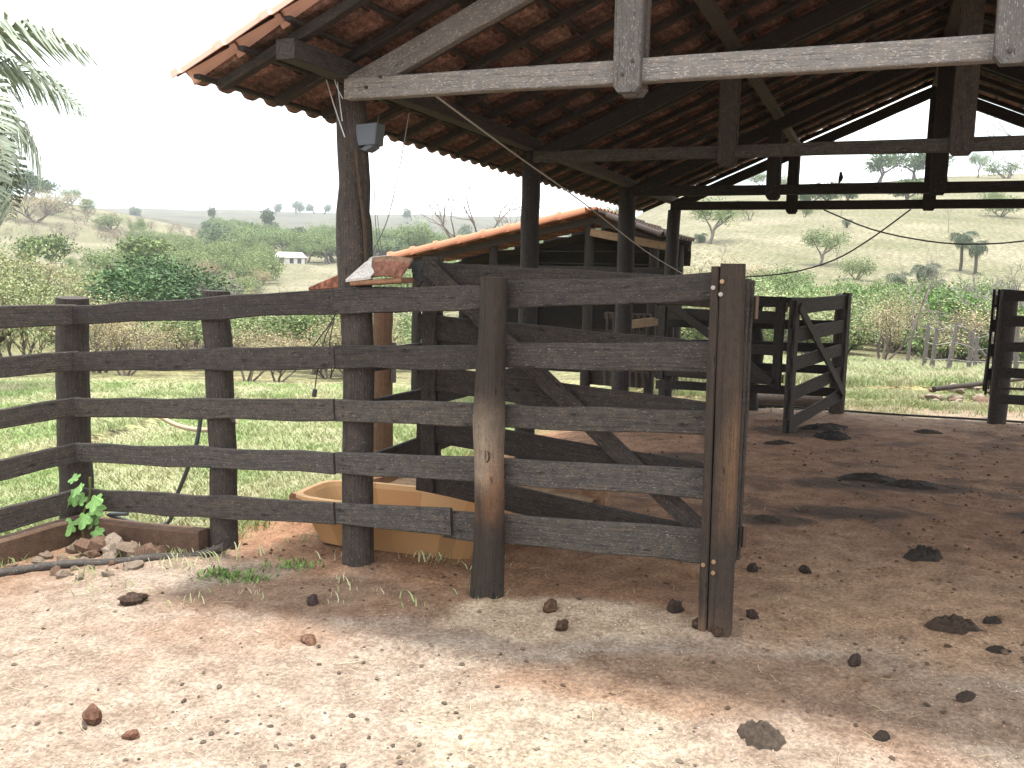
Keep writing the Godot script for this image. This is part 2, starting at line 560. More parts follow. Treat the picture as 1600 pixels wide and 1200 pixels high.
# a cloven print here and there in the trodden earth
func hoof(x: float, d: float) -> float:
	var cx := floorf(x / 0.27)
	var cd := floorf(d / 0.27)
	var h1 := fposmod(sin(cx * 127.1 + cd * 311.7) * 43758.5453, 1.0)
	if h1 > 0.6: return 0.0
	var h2 := fposmod(sin(cx * 269.5 + cd * 183.3) * 28001.83, 1.0)
	var h3 := fposmod(sin(cx * 419.2 + cd * 371.9) * 13337.77, 1.0)
	var a := h1 * 10.0
	var px := x - (cx + 0.3 + 0.4 * h2) * 0.27
	var pd := d - (cd + 0.3 + 0.4 * h3) * 0.27
	var u := px * cos(a) + pd * sin(a)
	var v := -px * sin(a) + pd * cos(a)
	var r := sqrt(pow(u / 0.052, 2.0) + pow(v / 0.040, 2.0))
	if r > 1.6: return 0.0
	var k := 0.4 + 0.6 * h2
	var dent := -0.013 * (1.0 - sstep(0.55, 1.0, r)) + 0.005 * sstep(0.8, 1.1, r) * (1.0 - sstep(1.1, 1.6, r))
	return k * (dent + 0.006 * (1.0 - sstep(0.0, 0.22, absf(v) / 0.04)) * (1.0 - sstep(0.5, 0.9, r)))


func yard_height(x: float, d: float) -> float:
	var q := to_uv(x, d)
	var y := land(x, d)
	y += nz.get_noise_2d(x * 70.0, d * 70.0) * 0.014 + nz2.get_noise_2d(x * 240.0, d * 240.0) * 0.010 + nz.get_noise_2d(x * 900.0, d * 900.0) * 0.006
	for p in [[-0.085, 0.862], [-0.10, 1.98], [0.1, 0.0], [0.085, -0.885], [7.42, 2.14], [7.42, 3.85]]:   # earth trodden up round the posts
		var rr := pow(q.x - p[0], 2.0) + pow(q.y - p[1], 2.0)
		if rr < 0.12: y += 0.034 * exp(-rr / 0.018) * (0.7 + nz2.get_noise_2d(x * 600.0, d * 600.0))
	if q.x < 7.4: y += hoof(x, d)
	y -= 0.10 * sstep(7.62, 7.75, q.x)
	var edge := minf(minf(x + 4.6, 8.2 - x), minf(d - 1.2, 13.4 - d))
	return y - 0.35 * (1.0 - sstep(0.0, 0.35, edge))


func far_height(x: float, d: float) -> float:
	var y := land(x, d)
	if x > -4.9 and x < 8.5 and d > 0.9 and d < 13.7: y -= 0.20
	elif x > -6.0 and x < 9.6 and d < 15.0 and d > 0.0:
		var q := to_uv(x, d)
		y -= 0.04 + 0.06 * sstep(7.6, 7.8, q.x)
	return y


# ---------------------------------------------------------------- trees
func branch(mb: MB, rng: RandomNumberGenerator, p: Vector3, dir: Vector3, length: float, rad: float, depth: int, spread: float, ends: PackedVector3Array, droop := 0.0, sides := 6) -> void:
	var pts := PackedVector3Array([p])
	var rs := PackedFloat32Array([rad])
	var q := p
	var dd := dir
	for i in 3:
		dd = (dd + Vector3(rng.randf_range(-1, 1), rng.randf_range(-0.5, 0.7) - droop, rng.randf_range(-1, 1)) * 0.22).normalized()
		q += dd * length / 3.0
		pts.append(q)
		rs.append(rad * (1.0 - 0.14 * (i + 1)))
	log_tube(mb, pts, rs, sides if depth > 1 else maxi(3, sides - 2), 0, 0.0, false)
	if depth <= 0:
		ends.append(q)
		return
	ends.append(q) if depth == 1 else null
	var kids := rng.randi_range(2, 3)
	for k in kids:
		var a := rng.randf() * TAU + k * TAU / kids
		var s := dd.cross(Vector3(0.3, 1, 0.2)).normalized()
		var nd := (dd + (s * cos(a) + s.cross(dd) * sin(a)) * spread * rng.randf_range(0.7, 1.2)).normalized()
		nd.y -= droop * 0.3
		branch(mb, rng, q if k < 2 else pts[2], nd.normalized(), length * rng.randf_range(0.62, 0.82), rad * 0.6, depth - 1, spread, ends, droop, sides)


func crown_mesh(rng: RandomNumberGenerator, lobes: Array, count: int, size: float, col: Color, tone: float, longish := 1.6) -> ArrayMesh:
	var mb := MB.new()
	var wsum := 0.0
	for l in lobes: wsum += l[1].x * l[1].z
	for l in lobes:
		var n := int(count * l[1].x * l[1].z / wsum)
		var lt := rng.randf_range(-0.5, 0.5) * tone
		for i in n:
			var o := Vector3(rng.randfn(), rng.randfn(), rng.randfn()).normalized()
			var r := pow(rng.randf(), 0.45)
			# clumps: keep the leaves where noise is high
			var p: Vector3 = l[0] + o * r * l[1]
			if nz2.get_noise_3d(p.x * 40.0 / maxf(l[1].x, 0.3), p.y * 40.0 / maxf(l[1].x, 0.3), p.z * 40.0 / maxf(l[1].x, 0.3)) < -0.12: continue
			var dir := (o + Vector3(rng.randf_range(-1, 1), rng.randf_range(-1, 0.6), rng.randf_range(-1, 1)) * 0.9).normalized()
			var w := dir.cross(Vector3(rng.randf_range(-1, 1), rng.randf_range(-1, 1), rng.randf_range(-1, 1))).normalized()
			var s := size * rng.randf_range(0.6, 1.3)
			var f := 1.0 + lt + rng.randf_range(-1, 1) * tone * 0.6
			mb.col = Color(col.r * f * rng.randf_range(0.9, 1.15), col.g * f, col.b * f * rng.randf_range(0.8, 1.1))
			var up := w.cross(dir) * s * 0.2
			var a := p
			var b := p + dir * s * 0.5 * longish + w * s * 0.42 + up
			var c := p + dir * s * longish
			var d := p + dir * s * 0.5 * longish - w * s * 0.42 + up
			mb.flat(a, b, c, Vector3.UP)
			mb.flat(a, c, d, Vector3.UP)
	return mb.mesh()


# kinds of tree, each built once: [trunk mesh, crown mesh or null, height]
func tree_kind(sd: int, height: float, trunk: float, rad: float, depth: int, spread: float, lobe: Vector3, leaves: int, size: float, col: Color, tone := 0.35, bark := Color(0.6, 0.55, 0.5), droop := 0.0) -> Array:
	var rng := RandomNumberGenerator.new()
	rng.seed = sd
	var mb := MB.new()
	mb.col = bark
	var ends := PackedVector3Array()
	var first := (height - lobe.y * 0.8) * trunk
	if trunk > 0.12:
		branch(mb, rng, Vector3(0, -0.15, 0), Vector3(rng.randf_range(-0.1, 0.1), 1, rng.randf_range(-0.1, 0.1)).normalized(), first + 0.15, rad, depth, spread, ends, droop)
	else:
		for k in 4:
			var a := k * TAU / 4 + rng.randf()
			branch(mb, rng, Vector3(0, -0.15, 0), Vector3(cos(a) * 0.6, 1, sin(a) * 0.6).normalized(), height * 0.36, rad, depth, spread, ends, droop)
	var top := 0.0
	for e in ends: top = maxf(top, e.y)
	var k := (height - lobe.y * 0.75) / maxf(top, 0.01)
	for i in mb.v.size(): mb.v[i] = Vector3(mb.v[i].x * k, mb.v[i].y * k if mb.v[i].y > 0.0 else mb.v[i].y, mb.v[i].z * k)
	var crown: Mesh = null
	if leaves > 0:
		var lobes := []
		for e in ends:
			lobes.append([e * k, lobe * rng.randf_range(0.7, 1.25)])
		crown = crown_mesh(rng, lobes, leaves, size, col, tone)
	return [mb.mesh(), crown, height]


func grow(kind: Array, called: String, label: String, category: String, x: float, d: float, h: float, turn: float, wide := 1.0, group := "") -> Node3D:
	var o := thing(called, label, category, Vector3(x, land(x, d) - 0.05, -d), turn, group)
	var s: float = h / kind[2]
	o.scale = Vector3(s * wide, s, s * wide)
	obj("trunk", kind[0], M.bark, o)
	if kind[1]: obj("crown", kind[1], M.leaf, o)
	return o


func frond_mesh(length: float, bend: float, leaflets: int, leaf: float, sd: int, col: Color, sides := 4) -> ArrayMesh:
	var rng := RandomNumberGenerator.new()
	rng.seed = sd
	var mb := MB.new()
	var pts := PackedVector3Array()
	var rs := PackedFloat32Array()
	var n := 12
	for i in n + 1:
		var t := float(i) / n
		var a := lerpf(0.75, 0.75 - bend, pow(t, 0.9))
		pts.append((pts[i - 1] + Vector3(cos(a), sin(a), 0) * length / n) if i else Vector3.ZERO)
		rs.append(lerpf(0.028, 0.005, t) * length / 3.0)
	mb.col = Color(col.r * 1.3, col.g * 1.1, col.b)
	log_tube(mb, pts, rs, sides, sd, 0.0, false)
	for k in leaflets:
		var t := lerpf(0.12, 1.0, float(k) / leaflets)
		var i := mini(int(t * n), n - 1)
		var p := pts[i].lerp(pts[i + 1], t * n - i)
		var dir := (pts[i + 1] - pts[i]).normalized()
		for s in [-1.0, 1.0]:
			var l := leaf * sin(PI * lerpf(0.16, 0.93, t)) * rng.randf_range(0.8, 1.15)
			var out := (dir * rng.randf_range(0.3, 0.8) + Vector3(0, rng.randf_range(-0.3, 0.35), s)).normalized()
			var f := rng.randf_range(0.7, 1.3)
			mb.col = Color(col.r * f, col.g * f, col.b * f)
			var m := p + out * l * 0.5
			var e := p + out * l * 0.8 + Vector3(0, -l * rng.randf_range(0.35, 0.75), 0)
			var w := dir * l * 0.035
			mb.quad(p - w * 0.6, p + w * 0.6, m + w, m - w, Vector3.UP)
			mb.flat(m - w, m + w, e, Vector3.UP)
	return mb.mesh()


func palm(label: String, x: float, d: float, trunk_h: float, trunk_r: float, frond_l: float, fronds: int, meshes: Array, sd: int, group := "") -> Node3D:
	var o := thing("palm_tree", label, "palm tree", Vector3(x, land(x, d) - 0.05, -d), 0.0, group)
	var rng := RandomNumberGenerator.new()
	rng.seed = sd
	var mb := MB.new()
	mb.col = Color(0.5, 0.46, 0.42)
	var pts := PackedVector3Array()
	var rs := PackedFloat32Array()
	for i in 9:
		pts.append(Vector3(0.04 * sin(i * 0.7) * trunk_h * 0.2, trunk_h * i / 8.0, 0))
		rs.append(trunk_r * (1.25 - 0.3 * i / 8.0) * (1.0 + 0.06 * (i % 2)))
	log_tube(mb, pts, rs, 9, sd, 0.15)
	obj("trunk", mb.mesh(), M.bark, o)
	for k in fronds:
		var f := obj("frond", meshes[k % meshes.size()], M.leaf, o)
		f.position = pts[-1]
		f.rotation = Vector3(rng.randf_range(-0.15, 0.15), k * 2.399 + rng.randf_range(-0.2, 0.2), lerpf(0.5, -1.05, float(k) / fronds))
		f.scale = Vector3.ONE * frond_l * rng.randf_range(0.88, 1.1)
	return o


# ---------------------------------------------------------------- small builders
func tint(mb: MB, f: Callable) -> MB:
	for i in mb.v.size():
		mb.c[i] = f.call(mb.v[i], mb.c[i])
	return mb


func rail(parent: Node, called: String, u: float, v0: float, t0: float, b0: float, v1: float, t1: float, b1: float, thick: float, sd: int, col: Color, m: Material = null, wob := 0.004) -> MeshInstance3D:
	var mb := MB.new()
	mb.col = col
	board(mb, loc(u, (t0 + b0) / 2, v0), loc(u, (t1 + b1) / 2, v1), t0 - b0, t1 - b1, thick, sd, wob)
	return obj(called, mb.mesh(), m if m else M.wood, parent)


func beam(parent: Node, called: String, a: Vector3, b: Vector3, h: float, t: float, sd: int, col: Color, m: Material = null, up := Vector3.UP, wob := 0.003) -> MeshInstance3D:
	var mb := MB.new()
	mb.col = col
	board(mb, a, b, h, h, t, sd, wob, up)
	return obj(called, mb.mesh(), m if m else M.wood, parent)


func tube(parent: Node, called: String, pts: Array, r: float, col: Color, m: Material = null, sides := 6, smooth := 4) -> MeshInstance3D:
	var cv := Curve3D.new()
	for i in pts.size():
		var h: Vector3 = (pts[mini(i + 1, pts.size() - 1)] - pts[maxi(i - 1, 0)]) / 6.0
		cv.add_point(pts[i], -h, h)
	var p := PackedVector3Array()
	var rr := PackedFloat32Array()
	var n: int = (pts.size() - 1) * smooth
	for i in n + 1:
		p.append(cv.sample(mini(i / smooth, pts.size() - 2), float(i) / smooth - mini(i / smooth, pts.size() - 2)))
		rr.append(r)
	var mb := MB.new()
	mb.col = col
	log_tube(mb, p, rr, sides)
	return obj(called, mb.mesh(), m if m else M.plain, parent)


func post(parent: Node, called: String, pts: Array, rad: Array, sd: int, col: Color, rough := 0.10, m: Material = null) -> MeshInstance3D:
	var p := PackedVector3Array()
	var r := PackedFloat32Array()
	var n := 12
	for i in n + 1:
		var f := float(i) / n * (pts.size() - 1)
		var k := mini(int(f), pts.size() - 2)
		p.append((pts[k] as Vector3).lerp(pts[k + 1], f - k) + Vector3(nz.get_noise_2d(i * 60.0, sd * 90.0), 0, nz.get_noise_2d(i * 60.0, sd * 90.0 + 500.0)) * 0.012)
		r.append(lerpf(rad[k], rad[k + 1], f - k))
	var mb := MB.new()
	mb.col = col
	log_tube(mb, p, r, 14, sd, rough, true, 0.08)
	return obj(called, mb.mesh(), m if m else M.wood, parent)


func gate(root: Node3D, hinge: Vector3, dir: Vector3, length: float, rows: Array, near: float, sd: int, col: Color, y0: float, y1: float, far0: float, far1: float) -> void:
	root.position = Vector3(hinge.x, 0, hinge.z)
	root.basis = Basis(dir, Vector3.UP, dir.cross(Vector3.UP))
	for i in rows.size():
		var r: Array = rows[i]
		var mb := MB.new()
		mb.col = Color(col.r, col.g, col.b) * (0.9 + 0.2 * fposmod(i * 0.37, 1.0))
		board(mb, Vector3(0.02, (r[0] + r[1]) / 2, 0), Vector3(length, (r[2] + r[3]) / 2, 0), r[0] - r[1], r[2] - r[3], 0.024, sd + i)
		obj("rail", mb.mesh(), M.wood, root)
	for s in [-1.0, 1.0]:
		beam(root, "stile", Vector3(0.06, y0, s * 0.0265), Vector3(0.06, y1, s * 0.0265), 0.10, 0.026, sd + 11, col, null, Vector3.RIGHT)
		beam(root, "stile", Vector3(length - 0.10, far0, s * 0.0265), Vector3(length - 0.10, far1, s * 0.0265), 0.095, 0.026, sd + 13, col, null, Vector3.RIGHT)
	beam(root, "brace", Vector3(length - 0.11, far1 - 0.06, near * 0.053), Vector3(0.10, y0 + 0.07, near * 0.053), 0.095, 0.025, sd + 17, col * 1.15, null, Vector3.UP)
	for y in [y0 + 0.12, y1 - 0.12]:
		tube(root, "hinge", [Vector3(-0.012, y - 0.05, 0), Vector3(-0.012, y + 0.05, 0)], 0.011, Color(0.11, 0.075, 0.055), M.metal, 8, 1)


func roof_tile(sd: int, col: Color) -> ArrayMesh:
	var mb := MB.new()
	mb.col = col
	var p := PackedVector2Array([Vector2(-0.097, 0.008), Vector2(-0.07, 0), Vector2(-0.03, 0), Vector2(-0.006, 0.006), Vector2(0.004, 0.03), Vector2(0.028, 0.052), Vector2(0.062, 0.052), Vector2(0.086, 0.032), Vector2(0.101, 0.012)])
	var ln := 0.33
	var zs := [-ln / 2, ln / 2 - 0.035, ln / 2 - 0.03, ln / 2]
	var ys := [0.0, 0.016, 0.016, 0.017]
	var th := [0.011, 0.011, 0.018, 0.018]
	for k in 3:
		for i in 8:
			for top in [0, 1]:
				var a := Vector3(p[i].x, p[i].y + ys[k] + top * th[k], zs[k])
				var b := Vector3(p[i + 1].x, p[i + 1].y + ys[k] + top * th[k], zs[k])
				var c := Vector3(p[i + 1].x, p[i + 1].y + ys[k + 1] + top * th[k + 1], zs[k + 1])
				var d := Vector3(p[i].x, p[i].y + ys[k + 1] + top * th[k + 1], zs[k + 1])
				var f := 1.0 + 0.14 * nz2.get_noise_2d(sd * 300.0 + i * 60.0, k * 90.0)
				mb.col = Color(col.r * f, col.g * f, col.b * f) * (1.25 if top == 0 and k > 0 else 1.0)
				mb.quad(a, b, c, d, Vector3(0, 1 if top else -1, 0) + Vector3(p[i].x + p[i + 1].x - 0.09, 0, 0).normalized() * 0.01)
	for i in 8:
		for e in [0, 3]:
			var a := Vector3(p[i].x, p[i].y + ys[e], zs[e])
			var b := Vector3(p[i + 1].x, p[i + 1].y + ys[e], zs[e])
			mb.quad(a, b, b + Vector3(0, th[e], 0), a + Vector3(0, th[e], 0), Vector3(0, 0, 1 if e else -1))
	return mb.mesh()


func barrel_tile(r: float, ln: float, col: Color) -> ArrayMesh:      # the roll that closes a verge or a ridge
	var mb := MB.new()
	mb.col = col
	var zs := [-ln / 2, ln / 2 - 0.055, ln / 2 - 0.045, ln / 2]
	var rs := [r * 0.90, r, r * 1.28, r * 1.3]
	var n := 10
	for layer in [0.0, 0.012]:
		for k in 3:
			for i in n:
				var a0 := PI * 1.15 * (float(i) / n) - PI * 0.075
				var a1 := PI * 1.15 * (float(i + 1) / n) - PI * 0.075
				var q := []
				for z in [[k, a0], [k, a1], [k + 1, a1], [k + 1, a0]]:
					q.append(Vector3(cos(z[1]) * (rs[z[0]] - layer), sin(z[1]) * (rs[z[0]] - layer), zs[z[0]]))
				mb.quad(q[0], q[1], q[2], q[3], Vector3(cos(a0), sin(a0), 0) * (1.0 if layer == 0.0 else -1.0))
	for e in [0, 3]:
		for i in n:
			var a0 := PI * 1.15 * (float(i) / n) - PI * 0.075
			var a1 := PI * 1.15 * (float(i + 1) / n) - PI * 0.075
			var o0 := Vector3(cos(a0), sin(a0), 0)
			var o1 := Vector3(cos(a1), sin(a1), 0)
			var z := Vector3(0, 0, zs[e])
			mb.quad(o0 * rs[e] + z, o1 * rs[e] + z, o1 * (rs[e] - 0.012) + z, o0 * (rs[e] - 0.012) + z, Vector3(0, 0, 1 if e else -1))
	return mb.mesh()


const SLOPE := 0.43
const HALF := 2.98
const TRUSS := [0.0, 2.64, 5.49, 7.40]


func make_barn() -> void:
	var b := thing_b("cattle_barn", "open sided timber cattle barn with a clay tile gable roof on dark posts", "barn", 0, 0, 0)
	var dark := Color(0.62, 0.58, 0.58)
	var black := Color(0.42, 0.40, 0.42)
	# posts
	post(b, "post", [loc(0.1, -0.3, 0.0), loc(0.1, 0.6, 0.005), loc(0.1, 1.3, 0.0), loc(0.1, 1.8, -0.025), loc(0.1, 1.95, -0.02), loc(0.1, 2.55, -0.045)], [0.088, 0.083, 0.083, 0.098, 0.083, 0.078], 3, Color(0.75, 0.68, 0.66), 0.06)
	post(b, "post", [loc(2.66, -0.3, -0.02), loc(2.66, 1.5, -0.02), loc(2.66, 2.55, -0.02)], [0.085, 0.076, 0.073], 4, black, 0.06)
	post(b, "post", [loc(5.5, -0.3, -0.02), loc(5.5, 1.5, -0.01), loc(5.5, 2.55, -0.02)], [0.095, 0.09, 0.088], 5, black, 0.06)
	post(b, "post", [loc(7.4, -0.3, 0.06), loc(7.4, 1.5, 0.06), loc(7.4, 2.45, 0.08)], [0.088, 0.083, 0.08], 6, black, 0.06)
	for i in 4:
		post(b, "post", [loc(TRUSS[i] + 0.1, -0.3, HALF * 2), loc(TRUSS[i] + 0.1, 2.5, HALF * 2)], [0.09, 0.08], 7 + i, black, 0.06)
	tube(b, "nailed_pole", [loc(0.02, 2.22, 0.035), loc(0.02, 2.05, 0.058), loc(0.03, 1.85, 0.083), loc(0.03, 1.70, 0.092), loc(0.05, 1.60, 0.084)], 0.0125, Color(0.19, 0.175, 0.165), M.pale_wood, 7)
	# trusses
	for i in 4:
		var u: float = TRUSS[i] - (0.05 if i < 3 else 0.0)
		var m: Material = M.grey_wood if i == 0 else M.wood
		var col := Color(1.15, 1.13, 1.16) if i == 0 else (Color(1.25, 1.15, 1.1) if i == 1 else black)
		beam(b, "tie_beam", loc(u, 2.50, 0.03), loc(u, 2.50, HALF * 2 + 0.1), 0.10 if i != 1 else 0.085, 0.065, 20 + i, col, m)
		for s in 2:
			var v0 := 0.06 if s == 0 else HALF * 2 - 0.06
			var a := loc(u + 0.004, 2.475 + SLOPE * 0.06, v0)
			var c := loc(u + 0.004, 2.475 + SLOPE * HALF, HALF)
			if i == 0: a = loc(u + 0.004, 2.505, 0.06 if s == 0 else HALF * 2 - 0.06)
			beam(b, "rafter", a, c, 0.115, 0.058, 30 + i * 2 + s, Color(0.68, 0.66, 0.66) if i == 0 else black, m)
		# king post and hanging struts, with chamfered feet
		for k in [[HALF, 0.14, 3.72, 2.425], [HALF / 2, 0.125, 3.08, 2.40], [HALF * 1.5, 0.125, 3.08, 2.40]]:
			for s in ([-1.0, 1.0] if k[0] != HALF else [-1.0]):
				var uu: float = u + s * 0.055
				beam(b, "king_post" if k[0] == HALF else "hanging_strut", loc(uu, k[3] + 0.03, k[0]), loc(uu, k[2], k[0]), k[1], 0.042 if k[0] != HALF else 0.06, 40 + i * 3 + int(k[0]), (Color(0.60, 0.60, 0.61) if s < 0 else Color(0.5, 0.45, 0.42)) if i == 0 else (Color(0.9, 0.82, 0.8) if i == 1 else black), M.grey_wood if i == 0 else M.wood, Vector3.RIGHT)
				var mb := MB.new()
				mb.col = Color(0.58, 0.58, 0.59) if i == 0 else (Color(0.85, 0.78, 0.76) if i == 1 else black)
				board(mb, loc(uu, k[3] + 0.03, k[0]), loc(uu, k[3], k[0]), k[1], k[1] - 0.045, 0.042 if k[0] != HALF else 0.06, 60 + i, 0.0, Vector3.RIGHT, 0.003)
				obj("king_post_foot" if k[0] == HALF else "strut_foot", mb.mesh(), M.grey_wood if i == 0 else M.wood, b)
	# bolt heads where the timbers of each truss meet
	for i in 3:
		var u: float = TRUSS[i] - 0.05
		for q in [[0.16, 2.50], [0.24, 2.545], [HALF / 2 - 0.02, 2.475], [HALF / 2 + 0.025, 2.53], [HALF - 0.02, 2.47], [HALF + 0.03, 2.54]]:
			var uf: float = u - (0.034 if q[0] < 1.0 else (0.077 if q[0] < 2.0 else 0.086))
			tube(b, "bolt", [loc(uf + 0.01, q[1], q[0]), loc(uf - 0.006, q[1], q[0])], 0.009, Color(0.06, 0.05, 0.045), M.metal, 8, 1)
	# plates, purlins, ridge
	for v in [0.0, HALF * 2]:
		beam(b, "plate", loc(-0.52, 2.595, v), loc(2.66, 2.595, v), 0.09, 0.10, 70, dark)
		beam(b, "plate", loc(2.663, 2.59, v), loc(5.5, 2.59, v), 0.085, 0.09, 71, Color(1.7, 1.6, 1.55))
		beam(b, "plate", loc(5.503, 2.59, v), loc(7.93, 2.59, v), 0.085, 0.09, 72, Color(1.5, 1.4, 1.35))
	for v in [HALF / 2, HALF * 1.5]:
		beam(b, "purlin", loc(-0.5, 3.235, v), loc(7.93, 3.235, v), 0.068, 0.08, 73, Color(1.35, 1.15, 1.05))
	beam(b, "ridge_beam", loc(-0.5, 3.875, HALF), loc(7.93, 3.875, HALF), 0.075, 0.09, 74, dark)
	# common rafters and battens
	var k := 0
	var u := -0.42
	while u < 7.95:
		for s in 2:
			var e := -0.44 if s == 0 else HALF * 2 + 0.44
			beam(b, "common_rafter", loc(u, 2.666 - 0.44 * SLOPE, e), loc(u, 2.666 + HALF * SLOPE, HALF), 0.046, 0.055, 80 + k, dark * (0.8 + 0.3 * fposmod(k * 0.61, 1.0)))
			k += 1
		u += 0.435
	var cosf := 1.0 / sqrt(1.0 + SLOPE * SLOPE)
	var pitch := 0.28
	for s in 2:
		for r in 14:
			var q := 0.10 + r * pitch
			var v := -0.57 + q * cosf
			var vv := v if s == 0 else HALF * 2 - v
			beam(b, "batten", loc(-0.55, 2.702 + SLOPE * v, vv), loc(7.95, 2.702 + SLOPE * v, vv), 0.022, 0.04, 120 + r, dark * 0.9, null, Vector3.UP, 0.001)
	# tiles: four shades, the nearest three hundred one by one
	var rng := RandomNumberGenerator.new()
	rng.seed = 5
	var shades: Array[ArrayMesh] = []
	for c in [Color(0.35, 0.215, 0.182), Color(0.30, 0.178, 0.152), Color(0.40, 0.255, 0.215), Color(0.23, 0.145, 0.13), Color(0.33, 0.19, 0.16)]:
		shades.append(roof_tile(shades.size(), c))
	var rest: Array[Transform3D] = []
	var sinf := SLOPE * cosf
	var n := 0
	for s in 2:
		var z := Vector3(-cosf, -sinf, 0) if s == 0 else Vector3(cosf, -sinf, 0)
		var y := Vector3(-sinf if s == 0 else sinf, cosf, 0)
		for c in 45:
			for r in 14:
				var q := 0.145 + r * pitch
				var v := -0.57 + q * cosf
				var at := loc(-0.445 + c * 0.19 + rng.randf_range(-0.006, 0.006), 2.722 + SLOPE * v + rng.randf_range(0.0, 0.004), v if s == 0 else HALF * 2 - v)
				var bas := Basis(y.cross(z), y, z).rotated(y, rng.randf_range(-0.025, 0.025))
				if s == 0 and n < 300:
					var o := obj("roof_tile", shades[rng.randi() % 5], M.clay, b)
					o.transform = Transform3D(bas, at)
					n += 1
				else:
					rest.append(Transform3D(bas, at))
	var far: Array = [[], [], [], [], []]
	for i in rest.size(): far[rng.randi() % 5].append(rest[i])
	for i in 5:
		var xs: Array[Transform3D] = []
		xs.assign(far[i])
		var mm := multi(shades[i], M.clay, xs)
		mm.name = numbered("roof_tiles", b)
		mm.set_meta("kind", "stuff")
		b.add_child(mm, true)
	var roll := barrel_tile(0.064, 0.31, Color(0.74, 0.46, 0.37))
	for s in 2:
		var z := Vector3(-cosf, -sinf, 0) if s == 0 else Vector3(cosf, -sinf, 0)
		var y := Vector3(-sinf if s == 0 else sinf, cosf, 0)
		for r in 14:
			var v := -0.57 + (0.14 + r * pitch) * cosf
			for e in [-0.53, 8.02]:
				var o := obj("verge_tile", roll, M.smooth_clay, b)
				o.transform = Transform3D(Basis(y.cross(z), y, z).rotated(y, rng.randf_range(-0.02, 0.02)) * Basis(Vector3.RIGHT, 0.03), loc(e, 2.752 + SLOPE * v, v if s == 0 else HALF * 2 - v))
	var cap := barrel_tile(0.10, 0.36, Color(0.42, 0.19, 0.13))
	for i in 27:
		var o := obj("ridge_tile", cap, M.clay, b)
		o.transform = Transform3D(Basis(), loc(-0.45 + i * 0.32, 4.02, HALF))


